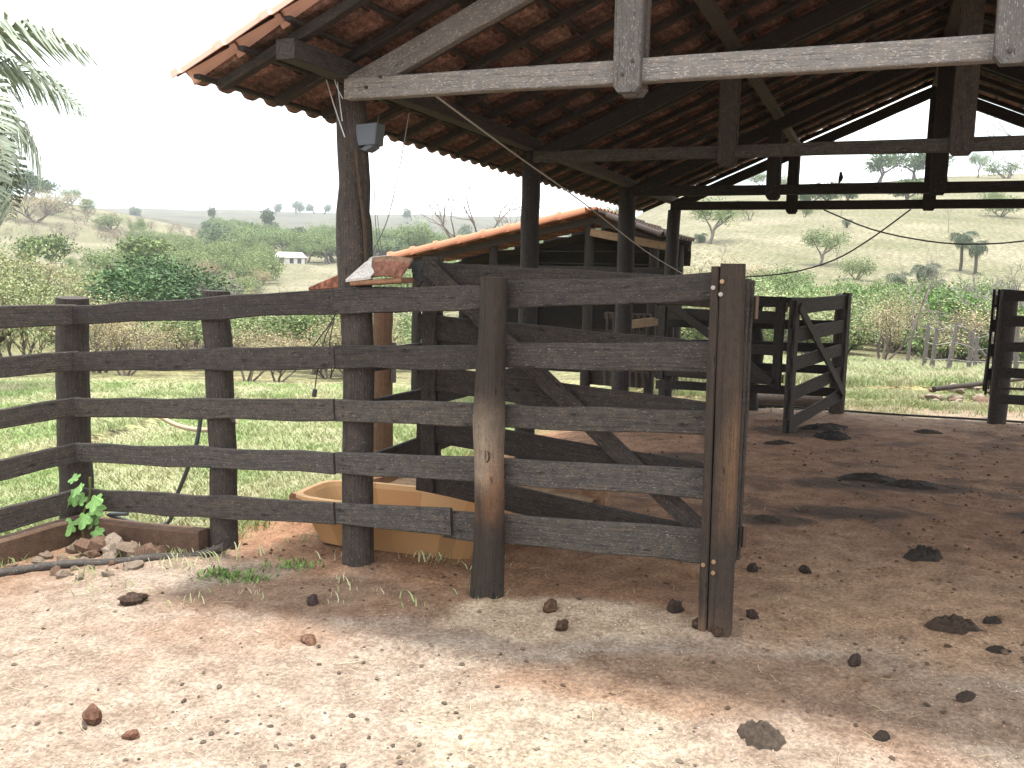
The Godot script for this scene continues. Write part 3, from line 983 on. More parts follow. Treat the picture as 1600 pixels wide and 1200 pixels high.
func make_front_fence() -> void:
	var f := thing_b("corral_fence", "dark weathered five rail corral fence in the foreground with round and square posts", "fence", 0, 0, 0)
	var rows := [
		[[-1.93, 1.360, 1.238, -0.075, 1.504, 1.377], [-0.07, 1.504, 1.377, 0.86, 1.556, 1.434], [0.865, 1.570, 1.437, 1.93, 1.627, 1.508]],
		[[-1.93, 1.080, 0.965, -0.075, 1.209, 1.084], [-0.07, 1.209, 1.084, 0.86, 1.265, 1.143], [0.865, 1.266, 1.145, 1.93, 1.322, 1.186]],
		[[-1.93, 0.796, 0.682, -0.075, 0.923, 0.806], [-0.07, 0.923, 0.806, 0.86, 0.970, 0.855], [0.865, 0.965, 0.850, 1.93, 1.021, 0.910]],
		[[-1.93, 0.520, 0.401, -0.075, 0.640, 0.521], [-0.07, 0.640, 0.521, 0.86, 0.700, 0.578], [0.865, 0.698, 0.569, 1.93, 0.752, 0.611]],
		[[-1.93, 0.236, 0.100, -0.075, 0.363, 0.240], [-0.07, 0.363, 0.240, 0.62, 0.408, 0.266], [0.865, 0.417, 0.271, 1.93, 0.467, 0.308]],
	]
	var tones := [Color(0.66, 0.63, 0.635), Color(0.68, 0.65, 0.65), Color(1.0, 0.97, 0.93), Color(1.5, 1.43, 1.37), Color(1.1, 1.04, 1.0)]
	var sd := 200
	for i in 5:
		for r in rows[i]:
			sd += 1
			var c: Color = tones[i]
			var vary: float = [1.0, 0.84, 1.1, 0.94][sd % 4]
			rail(f, "rail", 0.0 + 0.002 * (sd % 3), r[0], r[1], r[2], r[3], r[4], r[5], 0.028, sd, Color(c.r * vary, c.g * vary, c.b * vary), null, 0.008)
			for e in [[r[3] - 0.03, r[4], r[5]], [r[0] + 0.05, r[1], r[2]]]:
				for h in [0.3, 0.68]:
					if e[0] < 1.85: tube(f, "nail", [loc(-0.012, lerpf(e[2], e[1], h), e[0]), loc(-0.0165, lerpf(e[2], e[1], h), e[0])], 0.0045, Color(0.05, 0.035, 0.03), M.metal, 6, 1)
	rail(f, "rail", 0.03, 0.56, 0.392, 0.245, 0.87, 0.405, 0.25, 0.026, 231, tones[4] * 0.95)
	# round post, rubbed pale below its middle
	var mb := MB.new()
	var p := PackedVector3Array()
	var r := PackedFloat32Array()
	for i in 29:
		var y := lerpf(-0.3, 1.585, i / 28.0)
		p.append(loc(-0.085, y, 0.862 + 0.006 * sin(y * 5.0)))
		r.append(0.064 + 0.012 * sstep(1.45, 1.0, y) + 0.006 * sstep(1.05, 0.9, y) - 0.008 * sstep(0.9, 0.7, y) + 0.010 * sstep(0.45, 0.0, y))
	log_tube(mb, p, r, 18, 9, 0.05, true, 0.05)
	tint(mb, func(q, _c):
		var w := sstep(0.52, 0.66, q.y) * (1.0 - sstep(0.80, 1.08, q.y)) * (0.65 + 0.5 * nz.get_noise_2d(q.x * 800.0, q.y * 90.0))
		var g := sstep(0.35, 0.5, q.y) * (1.0 - sstep(0.52, 0.85, q.y)) * 0.7
		return Color(0.125, 0.122, 0.135).lerp(Color(0.95, 0.98, 1.0), clampf(w, 0, 1)).lerp(Color(0.62, 0.40, 0.27), clampf(g * (0.6 + nz.get_noise_2d(q.x * 900.0, q.y * 120.0)), 0, 1)))
	var rp := obj("post", mb.mesh(), M.pale_wood, f)
	var kn := MB.new()
	kn.col = Color(0.5, 0.4, 0.34)
	var ring := PackedVector3Array()
	var rr := PackedFloat32Array()
	for i in 13:
		var a := TAU * i / 12.0
		ring.append(loc(-0.085 - 0.068, 0.735 + sin(a) * 0.030, 0.872 + cos(a) * 0.016))
		rr.append(0.0045)
	log_tube(kn, ring, rr, 6)
	obj("knot", kn.mesh(), M.wood, rp)
	# square post, split by a long crack
	var sq := MB.new()
	var colp := func(q, _c):
		var w := sstep(0.15, 0.02, q.y) * (0.6 + 0.8 * nz.get_noise_2d(q.x * 900.0, q.y * 60.0))
		var g := sstep(0.45, 0.65, q.y) * (1.0 - sstep(0.95, 1.25, q.y)) * sstep(1.985, 2.02, q.x + 0.02 * sin(q.y * 9.0)) * 0.9
		return Color(0.13, 0.127, 0.14).lerp(Color(0.6, 0.5, 0.45), clampf(w, 0, 1)).lerp(Color(0.40, 0.31, 0.24), clampf(g, 0, 1))
	for s in [[1.9, 1.936, 1.655, -0.12, 0.07], [1.9395, 2.037, 1.668, -0.118, 0.072], [1.905, 2.03, 1.64, -0.06, 0.07]]:
		var ww: float = s[1] - s[0]
		board(sq, loc(s[3], -0.3, (s[0] + s[1]) / 2 + 0.022), loc(s[3], s[2], (s[0] + s[1]) / 2 - 0.004), ww, ww, s[4], 240 + int(s[2] * 100), 0.003, Vector3.RIGHT, 0.006)
	tint(sq, colp)
	obj("post", sq.mesh(), M.pale_wood, f)
	for q in [[1.912, 1.565, 0.9], [1.948, 1.592, 0.5], [1.945, 1.538, 0.9], [1.927, 0.352, 0.35], [1.972, 0.372, 0.35], [1.972, 0.322, 0.35]]:
		tube(f, "bolt", [loc(-0.150, q[1], q[0]), loc(-0.163, q[1], q[0])], 0.0095, Color(0.34, 0.31, 0.28) * q[2] if q[2] > 0.5 else Color(0.3, 0.2, 0.12), M.metal, 10, 1)
	post(f, "post", [loc(0.085, -0.35, -0.885), loc(0.085, 0.5, -0.89), loc(0.085, 1.47, -0.925)], [0.084, 0.078, 0.076], 21, Color(0.72, 0.66, 0.64), 0.05)
	post(f, "post", [loc(0.10, -0.4, -2.06), loc(0.10, 0.6, -2.06), loc(0.10, 1.40, -2.04)], [0.112, 0.098, 0.094], 22, Color(0.66, 0.6, 0.58), 0.05)


func make_left_fence() -> void:
	var c := world(0, 0, -1.94)
	var dir := Vector3(-0.476, 0, 0.879)
	var f := thing("corral_fence", "short run of dark rails coming towards the camera at the left edge", "fence", Vector3(c.x, 0, c.z), 0.0)
	var tops := [1.364, 1.082, 0.798, 0.521, 0.236]
	var bots := [1.241, 0.966, 0.684, 0.401, 0.098]
	for i in 5:
		var mb := MB.new()
		mb.col = Color(0.88, 0.85, 0.82)
		var drop := [0.01, 0.03, 0.08, 0.14, 0.12]
		board(mb, Vector3(0, (tops[i] + bots[i]) / 2, 0.0) - dir * 0.03, Vector3(0, (tops[i] + bots[i]) / 2 - drop[i], 0) + dir * 2.75, tops[i] - bots[i], tops[i] - bots[i], 0.028, 250 + i, 0.006)
		obj("rail", mb.mesh(), M.wood, f)
	var side := Vector3(0.879, 0, 0.476)
	var e := dir * 2.6 - side * 0.09
	post(f, "post", [e + Vector3(0, -0.5, 0), e + Vector3(0, 1.42, 0)], [0.095, 0.088], 23, Color(0.66, 0.6, 0.58), 0.05)
	# concrete kerb under both runs
	var k := thing("concrete_kerb", "low stained concrete kerb under the fence corner at the left", "kerb", Vector3(c.x, 0, c.z), 0.0)
	var kb := MB.new()
	kb.col = Color(0.23, 0.155, 0.115)
	board(kb, Vector3(0, -0.16, 0) - dir * 0.04, Vector3(0, -0.24, 0) + dir * 2.9, 0.43, 0.43, 0.10, 3, 0.006, Vector3.UP, 0.012)
	tint(kb, func(q, cc): return cc * (0.8 + 0.9 * maxf(0.0, nz.get_noise_2d(q.x * 160.0 + q.z * 160.0, q.y * 40.0))))
	obj("kerb_length", kb.mesh(), M.concrete, k)
	var kc := MB.new()
	kc.col = Color(0.21, 0.135, 0.10)
	var tt := Vector3(cos(YAW), 0, sin(YAW))
	board(kc, tt * 0.0 + Vector3(0, -0.15, 0), tt * 0.985 + Vector3(0, -0.102, 0), 0.40, 0.40, 0.10, 4, 0.006, Vector3.UP, 0.012)
	tint(kc, func(q, cc): return cc * (0.8 + 0.9 * maxf(0.0, nz.get_noise_2d(q.x * 160.0 + q.z * 160.0, q.y * 40.0))))
	obj("kerb_length", kc.mesh(), M.concrete, k)


func make_other_fences() -> void:
	var s := thing_b("side_fence", "dark rails running back from the first barn post behind the open gate", "fence", 0.1, 0, 0)
	var h := [[1.50, 1.38], [1.19, 1.075], [0.922, 0.80], [0.632, 0.505]]
	for i in 4:
		var mb := MB.new()
		mb.col = Color(0.55, 0.5, 0.48)
		board(mb, loc(0.12, (h[i][0] + h[i][1]) / 2, 0.09), loc(2.62, (h[i][0] + h[i][1]) / 2, 0.07), 0.12, 0.12, 0.026, 260 + i)
		obj("rail", mb.mesh(), M.wood, s)
	var r := thing_b("rear_fence", "dark five rail fence across the back of the barn left of the gateway", "fence", 7.4, 0, 1.0)
	var rh := [[1.39, 1.275], [1.125, 1.005], [0.855, 0.745], [0.59, 0.485], [0.325, 0.215]]
	for i in 5:
		rail(r, "rail", 7.33, -0.05, rh[i][0] - 0.02, rh[i][1] - 0.02, 2.15, rh[i][0] + 0.03, rh[i][1] + 0.03, 0.028, 270 + i, Color(0.42, 0.40, 0.40))
	post(r, "post", [loc(7.42, -0.3, 1.17), loc(7.42, 0.3, 1.12), loc(7.42, 0.75, 1.18), loc(7.42, 1.1, 1.13), loc(7.42, 1.41, 1.16)], [0.085, 0.075, 0.092, 0.07, 0.085], 31, Color(0.5, 0.46, 0.45), 0.12)
	post(r, "post", [loc(7.42, -0.3, 2.14), loc(7.42, 1.46, 2.14)], [0.092, 0.088], 32, Color(0.75, 0.62, 0.56), 0.05)
	var g := thing("corral_gate", "small dark gate standing half open at the back of the barn, with a slanting brace", "gate")
	var hp := world(7.28, 0, 2.20)
	var fp := Vector3(2.86, 0, -9.42)
	gate(g, hp, Vector3(fp.x - hp.x, 0, fp.z - hp.z).normalized(), Vector2(fp.x - hp.x, fp.z - hp.z).length(), [[1.46, 1.30, 1.42, 1.25], [1.17, 1.03, 1.11, 0.95], [0.90, 0.76, 0.80, 0.65], [0.63, 0.49, 0.47, 0.32], [0.36, 0.22, 0.15, 0.01]], -1.0, 300, Color(0.62, 0.58, 0.56), 0.24, 1.48, 0.0, 1.40)
	var rr := thing_b("rear_fence", "dark rail fence at the right edge beyond the gateway", "fence", 7.4, 0.05, 3.86)
	for q in [[1.555, 1.435], [1.275, 1.155], [0.985, 0.875], [0.695, 0.585], [0.482, 0.452], [0.40, 0.288]]:
		rail(rr, "rail", 7.33, 3.80, q[0], q[1], 6.0, q[0] + 0.02, q[1] + 0.02, 0.028, 290 + int(q[0] * 10), Color(0.42, 0.40, 0.40))
	post(rr, "post", [loc(7.42, -0.2, 3.85), loc(7.42, 1.56, 3.87)], [0.10, 0.092], 33, Color(0.6, 0.55, 0.53), 0.05)
	var g2 := thing("corral_gate", "dark gate folded back edge on beside the right hand gateway post", "gate")
	var h2 := world(7.50, 0, 3.75)
	gate(g2, h2, Vector3(0.50, 0, -0.866), 1.5, [[1.50, 1.36, 1.50, 1.36], [1.22, 1.08, 1.22, 1.08], [0.94, 0.80, 0.94, 0.80], [0.66, 0.52, 0.66, 0.52]], -1.0, 320, Color(0.5, 0.47, 0.46), 0.36, 1.56, 0.36, 1.56)
	var g3 := thing("corral_gate", "dark gate folded against the inner rear fence left of the split square post", "gate")
	var h3 := world(6.75, 0, 1.55)
	gate(g3, h3, (world(7.05, 0, -0.1) - h3).normalized(), 1.6, [[1.42, 1.30, 1.42, 1.30], [1.25, 1.10, 1.24, 1.10], [0.86, 0.74, 0.86, 0.74], [0.55, 0.40, 0.56, 0.40]], -1.0, 340, Color(0.45, 0.42, 0.42), 0.36, 1.42, 0.36, 1.42)
	var g1 := thing("corral_gate", "large dark five rail gate swung open just behind the foreground fence", "gate")
	var hg := world(0.10, 0, 2.05)
	var th := deg_to_rad(12.0)
	var fg := world(0.10 + sin(th), 0, 2.05 - cos(th))
	gate(g1, hg, (fg - hg).normalized(), 1.94, [[1.605, 1.465, 1.662, 1.522], [1.31, 1.175, 1.370, 1.232], [1.03, 0.89, 1.082, 0.945], [0.742, 0.605, 0.79, 0.652], [0.435, 0.30, 0.495, 0.352]], -1.0, 360, Color(0.66, 0.60, 0.57), 0.31, 1.60, 0.36, 1.69)


func make_shed() -> void:
	var U := 8.5
	var s := thing_b("calf_shed", "small dark plank shed with an orange tile roof behind the barn posts", "shed", U, -0.2, -1.3)
	var black := Color(0.34, 0.30, 0.29)
	var vl := -4.5
	var vr := -1.3
	var ve := -0.30
	var ys := func(v): return lerpf(1.80, 2.50, (v - vl) / (vr - vl)) if v < vr else lerpf(2.50, 2.17, (v - vr) / 1.0)
	# planks of the walls
	for i in 10:
		var y := 0.0 + i * 0.2
		rail(s, "wall_plank", U + 1.9 + 0.027 * (i % 2), -4.2, y + 0.215, y, -0.40, y + 0.215, y, 0.025, 400 + i, black * (0.8 + 0.05 * (i % 4)))
	for i in 4:
		var y := 0.02 + i * 0.2
		rail(s, "wall_plank", U + 0.2 + 0.027 * (i % 2), -1.5, y + 0.215, y, -0.40, y + 0.215, y, 0.025, 410 + i, Color(0.5, 0.42, 0.38) * (0.8 + 0.05 * (i % 4)))
	for v in [-4.2, -2.9, -1.4, -0.45]:
		for uu in [U + 0.1, U + 1.8]:
			post(s, "post", [loc(uu, -0.5, v), loc(uu, ys.call(v) - 0.1, v)], [0.075, 0.07], 420 + int(v * 3), black, 0.06)
	for uu in [U + 0.02, U + 1.85]:
		beam(s, "rafter", loc(uu, ys.call(vl) - 0.09, vl), loc(uu, ys.call(vr) - 0.09, vr), 0.10, 0.05, 430, Color(0.6, 0.5, 0.45))
		beam(s, "rafter", loc(uu, ys.call(vr) - 0.09, vr), loc(uu, ys.call(ve) - 0.09, ve), 0.10, 0.05, 431, Color(0.6, 0.5, 0.45))
	beam(s, "fascia_board", loc(U - 0.03, 2.23, -1.35), loc(U - 0.03, 2.02, -0.15), 0.11, 0.025, 432, Color(0.62, 0.52, 0.42), M.pale_wood)
	beam(s, "tie_beam", loc(U + 0.02, 1.70, -4.3), loc(U + 0.02, 1.70, -0.02), 0.09, 0.06, 433, black)
	for i in 7:
		beam(s, "pen_slat", loc(U - 0.4, 0.1, -0.95 + i * 0.09), loc(U - 0.4, 1.12, -0.95 + i * 0.09), 0.035, 0.02, 434 + i, Color(0.6, 0.5, 0.45), null, Vector3.RIGHT)
	for y in [0.25, 1.05]:
		rail(s, "pen_rail", U - 0.36, -1.0, y + 0.06, y - 0.03, -0.35, y + 0.06, y - 0.03, 0.025, 445, Color(0.6, 0.5, 0.45))
	rail(s, "pen_board", U - 0.5, -0.62, 1.02, 0.9, -0.1, 1.1, 0.99, 0.02, 447, Color(0.5, 0.45, 0.4), M.pale_wood)
	rail(s, "pen_board", U - 0.5, -0.62, 0.55, 0.4, -0.1, 0.8, 0.66, 0.02, 448, Color(0.5, 0.45, 0.4), M.pale_wood)
	for i in 6:                       # boarded gable at the far end
		var y := 1.80 + i * 0.11
		var a0 := vl + 0.1 + (y + 0.02 - 1.80) / 0.70 * (vr - vl)
		var a1 := ve - (y + 0.04 - 2.17) / 0.33 * 1.0 if y > 2.13 else ve
		if a1 - a0 > 0.2: rail(s, "gable_plank", U + 1.95 + 0.027 * (i % 2), a0, y + 0.118, y, a1, y + 0.118, y, 0.025, 450 + i, black)
	# roof
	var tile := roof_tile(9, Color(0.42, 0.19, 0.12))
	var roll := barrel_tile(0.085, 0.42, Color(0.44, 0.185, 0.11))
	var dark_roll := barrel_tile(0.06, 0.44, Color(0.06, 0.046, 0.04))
	var rest: Array[Transform3D] = []
	var shade: Array[Transform3D] = []
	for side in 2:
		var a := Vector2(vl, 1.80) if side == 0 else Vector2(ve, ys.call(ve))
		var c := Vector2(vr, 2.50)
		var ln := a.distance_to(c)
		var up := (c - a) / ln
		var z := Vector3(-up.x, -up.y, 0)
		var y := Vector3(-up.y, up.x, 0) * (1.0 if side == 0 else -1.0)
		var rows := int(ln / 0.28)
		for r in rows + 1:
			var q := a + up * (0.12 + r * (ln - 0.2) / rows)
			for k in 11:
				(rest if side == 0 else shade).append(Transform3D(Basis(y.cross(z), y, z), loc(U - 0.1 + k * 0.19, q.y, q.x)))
		var rolls := int(ln / 0.40)
		for r in rolls:
			var q := a + up * (0.2 + r * 0.40)
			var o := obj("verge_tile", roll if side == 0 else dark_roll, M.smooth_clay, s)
			o.transform = Transform3D(Basis(y.cross(z), y, z) * Basis(Vector3.RIGHT, 0.03), loc(U - 0.19, q.y + 0.012, q.x))
			if side == 1: o.visible = true
	var mm := multi(tile, M.clay, rest)
	mm.name = "roof_tiles"
	mm.set_meta("kind", "stuff")
	s.add_child(mm, true)
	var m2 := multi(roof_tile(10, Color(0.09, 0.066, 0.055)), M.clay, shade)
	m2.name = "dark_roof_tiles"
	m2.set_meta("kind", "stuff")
	s.add_child(m2, true)


func tub(hl: float, hw: float, bl: float, bw: float, h: float, th: float, col: Color) -> ArrayMesh:
	var mb := MB.new()
	var n := 32
	var ringp := func(a: float, b: float, y: float) -> PackedVector3Array:
		var r := PackedVector3Array()
		for i in n:
			var t := TAU * i / n
			var c := cos(t)
			var s := sin(t)
			r.append(Vector3(signf(c) * pow(absf(c), 0.42) * a, y, signf(s) * pow(absf(s), 0.42) * b))
		return r
	var rings := [ringp.call(bl, bw, 0.0), ringp.call(lerpf(bl, hl, 0.5), lerpf(bw, hw, 0.5), h * 0.5), ringp.call(hl - 0.03, hw - 0.03, h * 0.86), ringp.call(hl, hw, h * 0.93), ringp.call(hl, hw, h), ringp.call(hl - th, hw - th, h), ringp.call(hl - th * 1.3, hw - th * 1.3, h * 0.9), ringp.call(bl - th, bw - th, h * 0.25), ringp.call(0.02, 0.02, h * 0.24)]
	for k in rings.size() - 1:
		for i in n:
			var j := (i + 1) % n
			var m: Vector3 = (rings[k][i] + rings[k + 1][j]) * 0.5
			var hint := Vector3(m.x, 0, m.z)
			if k >= 5: hint = Vector3(-m.x, 0.4, -m.z)
			if k == 4 or k == 7: hint = Vector3.UP
			if k < 2: hint = Vector3(m.x, 0, m.z)
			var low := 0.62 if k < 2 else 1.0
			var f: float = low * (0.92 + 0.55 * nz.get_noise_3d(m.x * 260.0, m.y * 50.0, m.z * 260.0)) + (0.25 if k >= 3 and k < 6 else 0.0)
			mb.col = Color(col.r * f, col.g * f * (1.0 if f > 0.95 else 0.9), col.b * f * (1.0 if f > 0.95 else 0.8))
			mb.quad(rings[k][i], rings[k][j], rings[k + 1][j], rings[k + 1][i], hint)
	return mb.mesh()


func make_yard_things() -> void:
	var t := thing("feed_trough", "worn beige feed trough with rounded ends behind the lowest rail", "trough", world(0.56, land(-0.4, 5.3), 0.06), -YAW + 0.09)
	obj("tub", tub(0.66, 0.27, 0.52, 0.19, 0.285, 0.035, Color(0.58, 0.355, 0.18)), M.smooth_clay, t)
	var t2 := thing_b("concrete_trough", "low red-brown concrete trough full of sand behind the beige feed trough", "trough", 1.0, 0, -0.1)
	var cc := Color(0.46, 0.28, 0.18)
	for q in [[0.82, -0.92, 1.9, -0.66, 0.15], [1.9, -0.72, 1.9, 0.9, 0.16], [0.90, -0.84, 0.98, 0.9, 0.13]]:
		var mb := MB.new()
		mb.col = cc
		board(mb, loc(q[0], -0.05, q[1]), loc(q[2], -0.05, q[3]), q[4] * 2 + 0.08, q[4] * 2 + 0.10, 0.12, 7, 0.006, Vector3.UP, 0.02)
		obj("wall", mb.mesh(), M.concrete, t2)
	var sand := MB.new()
	for i in 10:
		for j in 6:
			var p := []
			for k in [[0, 0], [1, 0], [1, 1], [0, 1]]:
				var uu: float = 0.98 + (j + k[1]) * 0.15
				var vv: float = -0.70 + (i + k[0]) * 0.155
				p.append(loc(uu, 0.085 + 0.04 * nz2.get_noise_2d(uu * 200.0, vv * 200.0) + 0.03 * sin((vv + 0.6) * 2.0), vv))
			sand.col = Color(0.46, 0.32, 0.21) * (1.0 + 0.3 * nz.get_noise_2d(i * 90.0, j * 90.0))
			sand.quad(p[0], p[1], p[2], p[3], Vector3.UP)
	obj("sand", sand.mesh(), M.concrete, t2)
	# lawn post
	var lp := thing("fence_post", "thick weathered brown post standing on the lawn behind the corner post", "post", Vector3(-1.30, land(-1.3, 9.03), -9.03), 0.0)
	post(lp, "shaft", [Vector3(0, -0.3, 0), Vector3(0, 0.8, 0), Vector3(0.01, 1.62, 0)], [0.12, 0.10, 0.095], 51, Color(0.33, 0.235, 0.19), 0.08, M.pale_wood)
	beam(lp, "side_stick", Vector3(0.12, 0.75, 0.06), Vector3(0.125, 1.15, 0.06), 0.045, 0.03, 52, Color(1.5, 1.2, 1.0), null, Vector3.RIGHT)
	# clay tile and whitish board on the top rail
	var bd := thing_b("board", "short reddish board lying across the top rail under a broken clay tile", "board", 0.02, 1.51, 0.19)
	beam(bd, "plank", loc(0.02, 1.537, 0.045), loc(0.02, 1.560, 0.345), 0.026, 0.14, 53, Color(0.75, 0.52, 0.42), M.pale_wood)
	var wb := thing_b("board", "peeling whitish board, brightened by painted sunlight, propped on the fence rail against the corner post", "board", 0.0, 1.55, 0.09)
	var mb := MB.new()
	mb.col = Color(0.95, 0.95, 0.97)  # bright sunlight put into the board's own whitish colour
	mb.quad(loc(-0.055, 1.556, 0.022), loc(-0.055, 1.575, 0.172), loc(0.05, 1.688, 0.225), loc(0.05, 1.676, 0.11), Vector3(0, 1, 1))
	mb.quad(loc(-0.050, 1.544, 0.022), loc(-0.050, 1.563, 0.172), loc(0.055, 1.676, 0.225), loc(0.055, 1.664, 0.11), Vector3(0, -1, -1))
	mb.quad(loc(-0.055, 1.556, 0.022), loc(-0.055, 1.575, 0.172), loc(-0.050, 1.563, 0.172), loc(-0.050, 1.544, 0.022), Vector3(0, 0, 1))
	mb.quad(loc(-0.055, 1.556, 0.022), loc(0.05, 1.676, 0.11), loc(0.055, 1.664, 0.11), loc(-0.050, 1.544, 0.022), Vector3(-1, 0, 0))
	for i in mb.uv.size(): mb.uv[i] = Vector2(mb.v[i].x * 2.0, mb.v[i].z * 5.0)
	obj("panel", mb.mesh(), M.concrete, wb)
	var ct := thing_b("clay_tile", "broken red clay tile resting on the top rail beside the corner post", "roof tile", 0.02, 1.56, 0.25)
	mb = MB.new()
	for i in 8:
		for j in 4:
			for layer in [0.0, 0.012]:
				var p := []
				for k in [[0, 0], [1, 0], [1, 1], [0, 1]]:
					var f: float = (i + k[0]) / 8.0
					var g: float = (j + k[1]) / 4.0
					var wide := lerpf(0.085, 0.118, g)
					var jag := 0.010 * nz.get_noise_2d(g * 300.0, 50.0) if f < 0.05 else 0.0
					p.append(loc(-0.042 + g * 0.075 + layer * 0.8 - 0.02 * sin(PI * f), 1.572 + g * 0.10 + 0.010 * sin(PI * f) - layer * 0.4, 0.248 + (f * 2.0 - 1.0) * wide + jag))
				var fl := 1.0 + 0.4 * nz2.get_noise_2d(i * 70.0, j * 70.0)
				mb.col = Color(0.36, 0.175, 0.13) * fl if j < 3 else Color(0.34, 0.22, 0.16) * fl
				mb.quad(p[0], p[1], p[2], p[3], Vector3(0, 0.5, 1) if layer == 0.0 else Vector3(0, -0.5, -1))
	obj("shell", mb.mesh(), M.clay, ct)
	var sh := thing_b("clay_tile", "small red tile shard on the top rail at the left of the corner post", "roof tile", 0.13, 1.49, -0.2)
	mb = MB.new()
	mb.col = Color(0.48, 0.21, 0.14)
	board(mb, loc(0.16, 1.50, -0.30), loc(0.12, 1.545, -0.08), 0.02, 0.07, 0.12, 3, 0.003)
	obj("shell", mb.mesh(), M.clay, sh)
	var rs := thing_b("rubber_strip", "curled black rubber strip hanging on the gate end by the clay tile", "strip", 0.05, 1.5, 0.39)
	mb = MB.new()
	mb.col = Color(0.02, 0.02, 0.021)
	board(mb, loc(0.10, 1.655, 0.365), loc(0.08, 1.60, 0.358), 0.075, 0.05, 0.012, 5, 0.0, Vector3.RIGHT, 0.003)
	board(mb, loc(0.08, 1.60, 0.358), loc(0.07, 1.552, 0.40), 0.05, 0.02, 0.012, 5, 0.0, Vector3.RIGHT, 0.003)
	obj("strip_sheet", mb.mesh(), M.plain, rs)
	# box under the eave
	var lb := thing_b("lamp_housing", "grey box lamp housing hanging under the eave by the corner post", "lamp", 0.10, 2.22, 0.07)
	mb = MB.new()
	mb.col = Color(0.10, 0.108, 0.125)
	board(mb, loc(0.10, 2.35, 0.07), loc(0.10, 2.245, 0.075), 0.135, 0.10, 0.10, 2, 0.0, Vector3.RIGHT, 0.008)
	obj("housing", mb.mesh(), M.metal, lb)
	tube(lb, "bracket", [loc(0.10, 2.35, 0.03), loc(0.11, 2.56, 0.03)], 0.008, Color(0.15, 0.15, 0.16), M.metal, 6, 1)
	mb = MB.new()
	mb.col = Color(0.10, 0.11, 0.13)
	board(mb, loc(0.10, 2.245, 0.075), loc(0.10, 2.225, 0.085), 0.09, 0.05, 0.08, 2, 0.0, Vector3.RIGHT, 0.004)
	obj("lens", mb.mesh(), M.plain, lb)
	# wires
	var w := thing_b("hanging_wires", "thin wires hanging from the eave above the clay tile", "wires", 0.1, 1.6, 0.2)
	var wc := Color(0.12, 0.11, 0.11)
	tube(w, "wire", [loc(0.1, 2.25, 0.13), loc(0.1, 2.0, 0.11), loc(0.1, 1.8, 0.13), loc(0.1, 1.62, 0.16)], 0.0016, wc)
	tube(w, "wire", [loc(0.1, 2.40, 0.30), loc(0.1, 2.1, 0.24), loc(0.1, 1.85, 0.17), loc(0.1, 1.66, 0.06)], 0.0028, wc)
	tube(w, "wire", [loc(0.1, 2.40, 0.12), loc(0.1, 2.0, 0.10), loc(0.1, 1.75, 0.12), loc(0.1, 1.63, 0.15)], 0.002, wc)
	var pw := thing_b("loose_wire", "pale wires nailed to the top of the corner post", "wires", -0.02, 2.2, -0.05)
	tube(pw, "wire", [loc(0.005, 2.57, -0.13), loc(0.005, 2.43, -0.08), loc(0.005, 2.28, -0.02)], 0.003, Color(0.55, 0.55, 0.56))
	tube(pw, "wire", [loc(-0.02, 2.65, -0.06), loc(-0.01, 2.52, -0.05), loc(0.005, 2.36, -0.035)], 0.003, Color(0.5, 0.5, 0.52))
	tube(pw, "wire", [loc(-0.05, 2.62, -0.06), loc(-0.09, 2.52, -0.01), loc(-0.09, 2.45, 0.03)], 0.0025, Color(0.5, 0.5, 0.52))
	var cl := thing_b("wire_line", "slack pale wire strung from the first tie beam down past the barn posts", "wire", -0.06, 2.4, 0.5)
	tube(cl, "wire", [loc(-0.09, 2.47, 0.50), loc(1.2, 2.33, 0.44), loc(2.6, 2.16, 0.42), loc(4.6, 1.86, 0.42), loc(7.0, 1.66, 0.30)], 0.0055, Color(0.34, 0.31, 0.28))
	var r1 := thing_b("wire_line", "slack dark wire sagging to the right across the back gateway", "wire", 7.5, 2.1, 3.0)
	tube(r1, "wire", [loc(7.45, 2.45, 1.85), loc(7.45, 2.22, 2.4), loc(7.45, 2.09, 3.0), loc(7.45, 2.06, 3.5), loc(7.45, 2.12, 4.1), loc(7.45, 2.35, 5.0)], 0.009, Color(0.07, 0.06, 0.06))
	var r2 := thing_b("wire_line", "dark wire rising from the split square post side up to the rear tie beam", "wire", 7.5, 1.65, 1.0)
	tube(r2, "wire", [loc(7.45, 1.63, 0.9), loc(7.45, 1.70, 1.5), loc(7.45, 1.86, 2.0), loc(7.45, 2.12, 2.4), loc(7.45, 2.45, 2.8)], 0.009, Color(0.07, 0.06, 0.06))
	var tb := thing_b("tied_cord", "frayed dark cord tied to the fence at the left of the corner post", "cord", 0.03, 1.2, -0.15)
	tube(tb, "cord", [loc(0.03, 1.375, -0.09), loc(0.03, 1.30, -0.14), loc(0.03, 1.27, -0.17), loc(0.05, 1.16, -0.28), loc(0.06, 1.08, -0.42)], 0.004, Color(0.05, 0.045, 0.04))
	tube(tb, "cord", [loc(0.03, 1.33, -0.11), loc(0.03, 1.24, -0.16), loc(0.04, 1.08, -0.21), loc(0.05, 0.94, -0.24)], 0.0035, Color(0.05, 0.045, 0.04))
	tube(tb, "cord", [loc(0.03, 1.35, -0.10), loc(0.03, 1.22, -0.13), loc(0.03, 1.13, -0.13)], 0.0035, Color(0.05, 0.045, 0.04))
	tube(tb, "weight", [loc(0.05, 0.96, -0.235), loc(0.05, 0.92, -0.243)], 0.013, Color(0.05, 0.05, 0.05), null, 8, 1)
	# hoses
	var h1 := thing_b("garden_hose", "dark grey hose looped over the middle rail beside the second fence post", "hose", 0.05, 0.0, -1.2)
